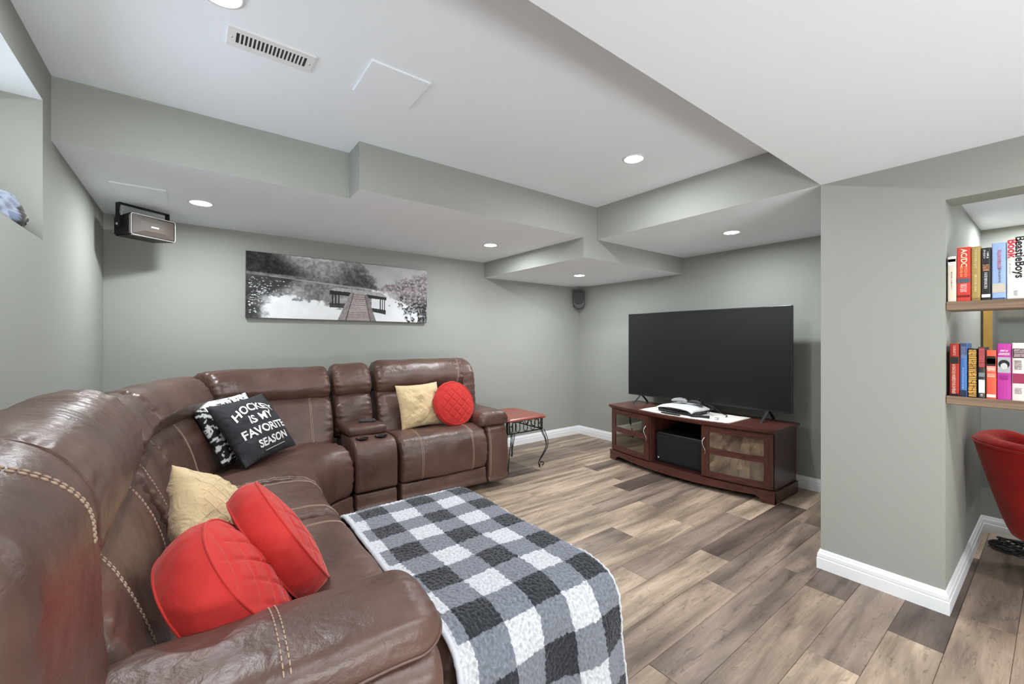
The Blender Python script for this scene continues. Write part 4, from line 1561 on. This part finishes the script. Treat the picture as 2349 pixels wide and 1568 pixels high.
    poly([(.600, .455), (.614, .455), (.668, .0), (.635, .0)], (.50, .47, .47), .2)
    poly([(.533, .475), (.5365, .475), (.494, .0), (.488, .0)], (.28, .26, .26))
    poly([(.597, .455), (.600, .455), (.635, .0), (.630, .0)], (.28, .26, .26))
    poly([(.522, .60), (.525, .60), (.525, .47), (.522, .47)], (.5, .5, .5))
    rgb = np.clip(rgb, 0, 1)
    lin = np.where(rgb <= .04045, rgb / 12.92, ((rgb + .055) / 1.055) ** 2.4)
    x = (us - .5) * (W - .002); z = (vs_ - .5) * (H - .002)
    vv = np.stack([x, np.full_like(x, -.0176), z], -1).reshape(-1, 3)
    ff = [(j * nu + i, j * nu + i + 1, (j + 1) * nu + i + 1, (j + 1) * nu + i) for j in range(nv - 1) for i in range(nu - 1)]
    o = mesh_obj('print', vv.tolist(), ff, M['attr_print'], t)
    set_col(o, np.concatenate([lin, np.ones(lin.shape[:2] + (1,))], -1).reshape(-1, 4))
picture()

# ================================================================== SPEAKERS
def bracket_speaker():
    t = thing('bracket_speaker', 'black loudspeaker with brown grille hanging in a U bracket from the soffit', 'speaker', (-.262, 3.735, 2.169))
    ax = Vector((.82, .57, 0)).normalized()
    nf = Vector((.57, -.82, 0)).normalized()
    Mx = Matrix((ax, -nf, Vector((0, 0, 1)))).transposed().to_4x4()
    t.matrix_world = Matrix.Translation((-.262, 3.735, 2.169)) @ Mx     # local x = width, local -y = front
    w, hgt, d = .135, .072, .19
    zc = -.138
    bm = bmesh.new()
    bmesh.ops.create_cube(bm, size=1)
    for v_ in bm.verts:
        k = 1 if v_.co.y < 0 else .86
        v_.co = Vector((v_.co.x * 2 * w * k, v_.co.y * d, zc + v_.co.z * 2 * hgt * k))
    bmesh.ops.bevel(bm, geom=bm.edges[:], offset=.008, segments=2, affect='EDGES')
    MB().bm(bm).build('cabinet', M['black'], t, smooth=True, auto=40)
    # recessed pyramid grille
    gr = MB()
    o_, i_, b_ = (w - .006, hgt - .006), (w - .012, hgt - .012), (.06, .03)
    y0, y1 = -d / 2 - .003, -d / 2 - .014
    vs = [(sx_ * a, y, zc + sz_ * b) for (a, b, y) in ((i_[0], i_[1], y0), (b_[0], b_[1], y1)) for (sx_, sz_) in ((-1, -1), (1, -1), (1, 1), (-1, 1))]
    fs = [(4, 5, 6, 7)] + [(k, (k + 1) % 4, 4 + (k + 1) % 4, 4 + k) for k in range(4)]
    gr.add(vs, fs).build('grille', plain('brown_mesh', srgb(66, 58, 52), .6, metal=.0, var=.2, scale=300, bump=.5, bscale=900), t)
    rim = MB()
    pts = []
    for (cx, cz, a0) in ((w - .016, hgt - .016, 0), (-w + .016, hgt - .016, 90), (-w + .016, -hgt + .016, 180), (w - .016, -hgt + .016, 270)):
        for k in range(7):
            a = R(a0 + 15 * k)
            pts.append((cx + .012 * math.cos(a), y0 - .002, zc + cz + .012 * math.sin(a)))
    pts.append(pts[0])
    rim.tube(pts, .0035, 8, cap=False).build('grille_rim', plain('grey_rim', srgb(150, 145, 138), .4, metal=.3), t, smooth=True)
    MB().box(-.022, .022, y1 - .002, y1 - .0005, zc - .004, zc + .004).build('badge', M['white_plastic'], t)
    # U bracket
    br = MB()
    br.box(-w - .012, w + .012, -.02, .02, -.006, -.001)
    br.box(-w - .012, -w - .007, -.02, .02, zc - .02, -.006)
    br.box(w + .007, w + .012, -.02, .02, zc - .02, -.006)
    br.build('bracket', M['black'], t, fix=False)
    for s in (-1, 1):
        k = MB().lathe([(.01, 0), (.01, .006), (.006, .009), (1e-7, .01)], n=16)
        o = k.build('pivot_bolt', M['chrome'], t, smooth=True)
        o.location = (s * (w + .012), 0, zc); o.rotation_euler = (0, R(90 * s), 0)
bracket_speaker()
cw = MB().tube(resample(catmull([(-.375, 3.82, 2.169), (-.38, 3.80, 2.12), (-.37, 3.78, 2.09), (-.345, 3.79, 2.055), (-.325, 3.80, 2.05)], 30), 30)[0], .0035, 7)
tag(cw.build('speaker_wire', M['white_plastic'], None, smooth=True), 'thin white wire from the soffit to the bracket speaker', 'wire')

def corner_speaker():
    t = thing('wall_speaker', 'small rounded black speaker in the wall corner under the lowest soffit', 'speaker', (4.118, 3.93, 1.695))
    fwd = Vector((-.72, -.69, 0)).normalized()
    ax = Vector((fwd.y, -fwd.x, 0)) * -1
    Mx = Matrix((ax, -fwd, Vector((0, 0, 1)))).transposed().to_4x4()
    t.matrix_world = Matrix.Translation((4.118, 3.93, 1.695)) @ Mx
    def oval(hw, z0, z1, r0, y):
        pts = []
        for (cx, cz, a0, rr) in ((hw - r0, z1 - r0, 0, r0), (-hw + r0, z1 - r0, 90, r0), (-hw * .0, z0 + hw, 180, hw), ):
            pass
        top = []
        for k in range(9):
            a = R(k * 11.25); top.append((hw - .025 + .025 * math.cos(a), z1 - .025 + .025 * math.sin(a)))
        for k in range(9):
            a = R(90 + k * 11.25); top.append((-hw + .025 + .025 * math.cos(a), z1 - .025 + .025 * math.sin(a)))
        for k in range(17):
            a = R(180 + k * 11.25); top.append((hw * math.cos(a), z0 + hw + hw * math.sin(a)))
        return [(p[0], y, p[1]) for p in top]
    A, B, Cc = oval(.068, 0, .24, .02, .05), oval(.076, 0, .245, .02, .0), oval(.072, .004, .24, .02, -.03)
    n = len(A)
    vs = A + B + Cc
    fs = [tuple(range(n)), tuple(2 * n + k for k in range(n - 1, -1, -1))]
    for i in range(2):
        for k in range(n):
            fs.append((i * n + k, i * n + (k + 1) % n, (i + 1) * n + (k + 1) % n, (i + 1) * n + k))
    MB().add(vs, fs).build('cabinet', M['black'], t)
    g = [(p[0] * .8, -.034, .125 + (p[2] - .125) * .62 + .018) for p in Cc]
    g2 = [(p[0] * .86, -.0302, .125 + (p[2] - .125) * .7 + .018) for p in Cc]
    vs = g + g2
    fs = [tuple(range(n))] + [(k, (k + 1) % n, n + (k + 1) % n, n + k) for k in range(n)]
    MB().add(vs, fs).build('grille', plain('dark_grille', srgb(52, 53, 54), .6, bump=.4, bscale=1200), t)
    MB().box(-.01, .01, .05, .09, .20, .235).build('mount', M['black'], t)
corner_speaker()

# ================================================================== WINDOW LEDGE BUNDLE
def bundle():
    bm = bmesh.new()
    bmesh.ops.create_icosphere(bm, subdivisions=5, radius=1)
    cols = []
    for v_ in bm.verts:
        p = v_.co.copy()
        k = 1 + .25 * noise.noise(p * 2.0 + Vector((4, 0, 0))) + .14 * noise.noise(p * 5)
        y = p.y
        spike = 0
        if y > .55:
            spike = .12 * max(0, math.sin(p.z * 14 + p.x * 6)) * (y - .55) / .45
        zz = max(-.55, p.z * k)
        hh = 1.0 - .35 * max(0, y)
        v_.co = Vector((p.x * .07 * k, y * .23 * k + spike, (zz + .55) * .085 * hh))
    mb = MB().bm(bm)
    o = mb.build('crumpled_bundle', M['attr_cloth'], None, smooth=True)
    o.location = (XL - .078, 2.285, WZ0)
    for v_ in o.data.vertices:
        p = v_.co
        a = noise.noise(p * 18) + .6 * noise.noise(p * 50)
        if p.y < .02 + .05 * a:
            c = srgb(160, 170, 188) if a > -.25 else srgb(118, 130, 152)
        else:
            c = srgb(106, 104, 102) if a > 0 else srgb(76, 74, 76)
            if a > .5: c = srgb(190, 188, 184)
        cols.append(c)
    set_col(o, cols)
    tag(o, 'crumpled grey and pale blue bundle lying on the window ledge', 'bundle')
bundle()

# ================================================================== SHELVES AND BOOKS
SH = []
for (z0, z1, lab) in ((1.431, 1.4725, 'upper rough wooden shelf in the alcove opening holding books'), (.990, 1.029, 'lower rough wooden shelf in the alcove opening holding books')):
    ya, yb = -.75, YJ
    c = Vector((XS + .085, (ya + yb) / 2, z0))
    t = MB().bbox(-.085, .1, -(yb - ya) / 2 + .001, (yb - ya) / 2 - .001, 0, z1 - z0, .003, 1).build('wooden_shelf', M['shelfwood'])
    t.location = c
    tag(t, lab, 'shelf')

bookmats = {}
def bmat(rgb):
    if rgb not in bookmats:
        bookmats[rgb] = plain('cover_%d_%d_%d' % rgb, srgb(*rgb), .4, var=.08, scale=40)
    return bookmats[rgb]
def px_y(px):
    l = (px - 1174.5) / 962.18
    s_, c_ = math.sin(R(37.2625)), math.cos(R(37.2625))
    return XS_BOOK * (c_ - l * s_) / (s_ + l * c_)
XS_BOOK = XS + .012
def book(pa, pb, ztop, zb, rgb, label, texts=(), bands=(), marks=(), depth=.155, group=None):
    ya, yb = px_y(pb) + .0006, px_y(pa) - .0006
    cy, w, h = (ya + yb) / 2, yb - ya, ztop - zb
    t = thing('book', label, 'book', (XS_BOOK, cy, zb), group)
    m = bmat(rgb)
    cv = MB()
    # spine slightly rounded + two boards
    sp = [(0.004, -w / 2), (.001, -w / 2 + .003), (0, -w / 4), (-.0005, 0), (0, w / 4), (.001, w / 2 - .003), (.004, w / 2), (.004, w / 2 - .0015), (.004, -w / 2 + .0015)]
    cv.prism(sp, 'z', 0, h)
    cv.box(.004, depth, -w / 2, -w / 2 + .0018, 0, h)
    cv.box(.004, depth, w / 2 - .0018, w / 2, 0, h)
    cv.build('cover', m, t, fix=False)
    MB().box(.0042, depth - .004, -w / 2 + .0019, w / 2 - .0019, .003, h - .003).build('pages', M['paper'], t)
    for (a, b, c) in bands:
        MB().box(-.0011, -.0007, -w / 2 + .002, w / 2 - .002, h * a, h * b).build('band', bmat(c), t)
    rg = random.Random(int(pa * 10))
    for (a, b, wa, wb, c) in marks:                 # worn lettering that cannot be read: irregular strokes
        st = MB()
        z_ = h * a
        while z_ < h * b:
            hgt = rg.uniform(.0012, .0026) * (2.0 if b - a > .9 else 1.0)
            y0_, y1_ = w * (wa + rg.uniform(0, .06)), w * (wb - rg.uniform(0, .06))
            if rg.random() < .35:
                ym_ = y0_ + (y1_ - y0_) * rg.uniform(.3, .7)
                st.box(-.0019, -.0013, y0_, ym_ - .001, z_, z_ + hgt)
                st.box(-.0019, -.0013, ym_ + .001, y1_, z_ + .0004, z_ + hgt + .0006)
            else:
                st.box(-.0019, -.0013, y0_, y1_, z_, z_ + hgt)
            z_ += hgt + rg.uniform(.0016, .0036)
        st.build('lettering', bmat(c), t, fix=False)['kind'] = 'stuff'
    for (txt, u, size, c, colpos, rot) in texts:
        me = font_mesh(txt, size, bold=size * .02)
        # text runs down the spine; read with head tilted right
        for v_ in me.vertices:
            x, y = v_.co.x, v_.co.y
            if rot:
                v_.co = (-.0017, -y * 1.0 * 1 + colpos * w, u * h - x) if False else (-.0017, -(y) + colpos * w, u * h - x)
            else:
                v_.co = (-.0017, -x + colpos * w, u * h + y)
        me.materials.append(bmat(c))
        link(bpy.data.objects.new('lettering', me), t)
    return t
ZU, ZL = 1.473, 1.0295
def zt_(px, y, X_=None):
    yy = px_y(px)
    d = XS_BOOK * math.sin(R(37.2625)) + yy * math.cos(R(37.2625))
    return 1.3 + (775.58 - y) * d / 962.18
WHT, BLK = (238, 236, 232), (24, 22, 22)
CRM, AMB = (250, 226, 190), (226, 170, 84)
book(2173, 2194, zt_(2183, 588), ZU, (232, 214, 196), 'short cream book at the left end of the upper shelf', (), [(.80, .98, (222, 222, 220)), (.88, .94, (96, 92, 90))], [(.28, .66, -.08, .10, (50, 44, 42))])
book(2194.5, 2227, zt_(2210, 567), ZU, (208, 60, 50), 'thick red book with white spine lettering on the upper shelf', [('AC/DC', .80, .027, CRM, .0, 1)], [(.34, .42, (86, 92, 100)), (.07, .11, (120, 26, 22))],
     [(.45, .64, -.30, -.02, (240, 170, 100)), (.45, .64, .03, .30, (240, 180, 110)), (.17, .31, -.26, .28, (246, 200, 190))])
book(2227.5, 2249.5, zt_(2238, 565), ZU, (170, 142, 86), 'gold brown book on the upper shelf', (), [(.02, .05, (140, 112, 62))], [(.60, .94, -.14, .18, (226, 208, 154)), (.16, .48, -.14, .18, (226, 208, 154))])
book(2250, 2274, zt_(2262, 568), ZU, (34, 32, 30), 'black book with orange emblem on the upper shelf', (), [(.05, .11, (225, 225, 222))],
     [(.80, .97, .04, .28, WHT), (.80, .92, -.30, -.06, WHT), (.56, .68, -.34, .34, (224, 160, 110)), (.22, .53, -.16, .2, (220, 220, 218))])
book(2274.5, 2308, zt_(2290, 557), ZU, (150, 174, 214), 'shiny pale blue book with red spine letters on the upper shelf', (), [(.12, .28, (196, 186, 172)), (.0, .03, (70, 84, 130))], [(.55, .88, -.2, .12, (196, 52, 52)), (.30, .54, -.16, .04, (84, 80, 84))])
book(2308.5, 2353, zt_(2328, 550), ZU, (218, 216, 212), 'wide white book with black band name on the upper shelf', [('BeastieBoys', .70, .0375, BLK, -.20, 1), ('Book', .86, .0375, (200, 50, 66), .20, 1)], (), [(.05, .14, -.12, .12, (160, 160, 160)), (.42, .72, .30, .33, (190, 180, 178))])
book(2353.5, 2385, 1.70, ZU, (60, 70, 96), 'dark blue book past the white book on the upper shelf')
book(2178, 2201, zt_(2190, 788), ZL, (168, 44, 32), 'red book with a black band at the left end of the lower shelf', (), [(.62, .75, (40, 38, 36)), (.0, .05, (40, 16, 14))], [(.78, .96, -.16, .16, (230, 190, 170)), (.05, .60, -.14, .26, (232, 200, 178))])
book(2201.5, 2219, zt_(2210, 787), ZL, (70, 112, 172), 'blue book with dark top on the lower shelf', (), [(.78, 1.0, (62, 72, 100)), (.0, .12, (40, 46, 72))], [(.72, .94, -.34, .34, (140, 150, 176)), (.14, .55, -.10, .22, (150, 184, 230))])
book(2219.5, 2242, zt_(2230, 799), ZL, (28, 24, 20), 'black book with large amber letters filling its spine on the lower shelf', (), (), [(.02, .98, -.44, .44, AMB)])
book(2243, 2261, zt_(2252, 796), ZL, (58, 54, 54), 'dark grey book with a maroon top and white label on the lower shelf', (), [(.60, .99, (132, 40, 42)), (.10, .36, (222, 222, 220)), (.42, .5, (120, 130, 134))], [(.62, .97, -.4, .4, (204, 112, 110)), (.03, .07, -.2, .2, WHT)])
book(2261.5, 2286, zt_(2273, 803), ZL, (226, 92, 66), 'orange red book with a grey photo band on the lower shelf', (), [(.68, .88, (44, 34, 32)), (.72, .83, (176, 160, 152)), (.03, .09, (240, 220, 210)), (.60, .67, (238, 150, 140))], [(.45, .51, -.40, .40, (246, 214, 190)), (.57, .62, -.4, .4, (250, 220, 205))])
mg = book(2286.5, 2320, zt_(2303, 788), ZL, (184, 56, 150), 'magenta book with a grey portrait band on the lower shelf', (), [(.48, .76, (168, 168, 170))], [(.86, .89, -.3, .3, WHT), (.80, .83, -.42, .42, WHT), (.36, .44, -.36, .32, (160, 34, 128))])
# plain generic face on the portrait band
hh_ = zt_(2303, 788) - ZL
fc = MB().lathe([(.012, 0), (.010, .0004), (1e-7, .0006)], n=24)
fc.v = [(-.0013 - p[2], p[0] * .85, hh_ * .60 + p[1] * 1.25) for p in fc.v]
hr = MB().lathe([(.0165, 0), (.015, .0003), (1e-7, .0004)], n=24)
hr.v = [(-.0012 - p[2] * .3, p[0] * 1.0, hh_ * .635 + p[1] * 1.15) for p in hr.v]
hr.build('band', bmat((36, 34, 36)), mg)
fc.v = [(p[0] - .0004, p[1], p[2] - .001) for p in fc.v]
fc.build('band', bmat((198, 196, 196)), mg)
book(2320.5, 2356, zt_(2335, 786), ZL, (228, 212, 206), 'pale pink white book with dark stamp and ribbon on the lower shelf', (), [(.74, .90, (60, 48, 52)), (.30, .47, (150, 50, 84))],
     [(.76, .88, -.38, .38, (220, 190, 190)), (.54, .70, -.2, .34, (110, 104, 106)), (.12, .22, -.2, .30, (150, 140, 140))])
book(2356.5, 2385, 1.27, ZL, (40, 60, 50), 'dark green book past the pale pink book on the lower shelf')

# ================================================================== ALCOVE
# gold framed mirror on the alcove back wall
mr = thing('framed_mirror', 'gold framed mirror on the alcove wall behind the book shelves', 'mirror', (XB - .002, -.03, 1.12))
fr = MB()
wz_, hz_ = .355, .62
fr.box(-.03, 0, -wz_, -wz_ + .04, 0, hz_).box(-.03, 0, wz_ - .04, wz_, 0, hz_).box(-.03, 0, -wz_ + .04, wz_ - .04, 0, .04).box(-.03, 0, -wz_ + .04, wz_ - .04, hz_ - .04, hz_)
fr.build('frame', M['gold'], mr, fix=False)
MB().box(-.015, -.002, -wz_ + .04, wz_ - .04, .04, hz_ - .04).build('mirror_glass', plain('mirror_glass', srgb(170, 172, 170), .08, metal=.9, var=.01), mr)

def tub_chair():
    c = Vector((3.5, -.06, 0))
    t = thing('tub_chair', 'red velvet tub chair standing in the alcove under the shelves', 'chair', c)
    na, nh = 72, 16
    def ht(a):                      # rim height round the shell, lower at the front (+x,-y side)
        f_ = math.cos(a - R(-35))
        return .745 - .16 * max(0, f_) ** 1.5
    def rad(z, top):
        u = z
        return .235 + .135 * u ** .85
    vs, fs = [], []
    prof_n = nh
    # outer shell
    rows = []
    for j in range(nh + 1):
        u = j / nh
        rows.append([( rad(u, 1) * math.cos(2 * math.pi * i / na), rad(u, 1) * math.sin(2 * math.pi * i / na), .27 + (ht(2 * math.pi * i / na) - .27) * u) for i in range(na)])
    # rolled rim
    for k in range(1, 7):
        a_ = math.pi * k / 6
        r_off = -.045 * (1 - math.cos(a_))
        z_off = .035 * math.sin(a_)
        rows.append([((rad(1, 1) + r_off) * math.cos(2 * math.pi * i / na), (rad(1, 1) + r_off) * math.sin(2 * math.pi * i / na), ht(2 * math.pi * i / na) + z_off) for i in range(na)])
    # inner face down to the seat
    for k in range(1, 9):
        u = k / 8
        rows.append([((rad(1, 1) - .09 - .04 * u) * math.cos(2 * math.pi * i / na), (rad(1, 1) - .09 - .04 * u) * math.sin(2 * math.pi * i / na), ht(2 * math.pi * i / na) * (1 - u) + .44 * u) for i in range(na)])
    vs = [p for r_ in rows for p in r_]
    for j in range(len(rows) - 1):
        for i in range(na):
            fs.append((j * na + i, j * na + (i + 1) % na, (j + 1) * na + (i + 1) % na, (j + 1) * na + i))
    fs.append(tuple(range(na - 1, -1, -1)))
    mb = MB(); mb.add(vs, fs)
    sh = mb.build('shell', M['red_chair'], t, smooth=True)
    pp = MB().tube([((rad(1, 1) + .001) * math.cos(2 * math.pi * i / 90), (rad(1, 1) + .001) * math.sin(2 * math.pi * i / 90), ht(2 * math.pi * i / 90)) for i in range(91)], .005, 8, cap=False)
    pp.build('piping', M['red_chair'], sh, smooth=True)
    MB().lathe([(1e-7, .40), (.22, .40), (.242, .42), (.24, .455), (.2, .475), (1e-7, .485)], n=48).build('seat_cushion', M['red_chair'], t, smooth=True)
    for a in (45, 135, 225, 315):
        MB().tube([(.17 * math.cos(R(a)), .17 * math.sin(R(a)), .28), (.21 * math.cos(R(a)), .21 * math.sin(R(a)), 0)], [.018, .012], 10).build('leg', M['black'], t, smooth=True)
tub_chair()

random.seed(21)
for k in range(4):
    pts = []
    a = random.uniform(0, 6)
    for i in range(12):
        a += random.uniform(.5, 1.1)
        r = random.uniform(.03, .1)
        pts.append((4.0 + r * 1.25 * math.cos(a) + .006 * k, .19 + r * 1.1 * math.sin(a) - .01 * k, .0055 + .010 * k + random.uniform(0, .012)))
    cb = MB().tube(resample(catmull(pts, 160), 200)[0], .005, 7)
    tag(cb.build('power_cord', M['black'], None, smooth=True), ['tangled black cord at the bottom of the pile behind the red chair', 'black cord looped second from the floor behind the red chair',
        'black cord looped in the upper pile behind the red chair', 'topmost black cord of the pile behind the red chair'][k], 'cord', 'cords on the alcove floor')
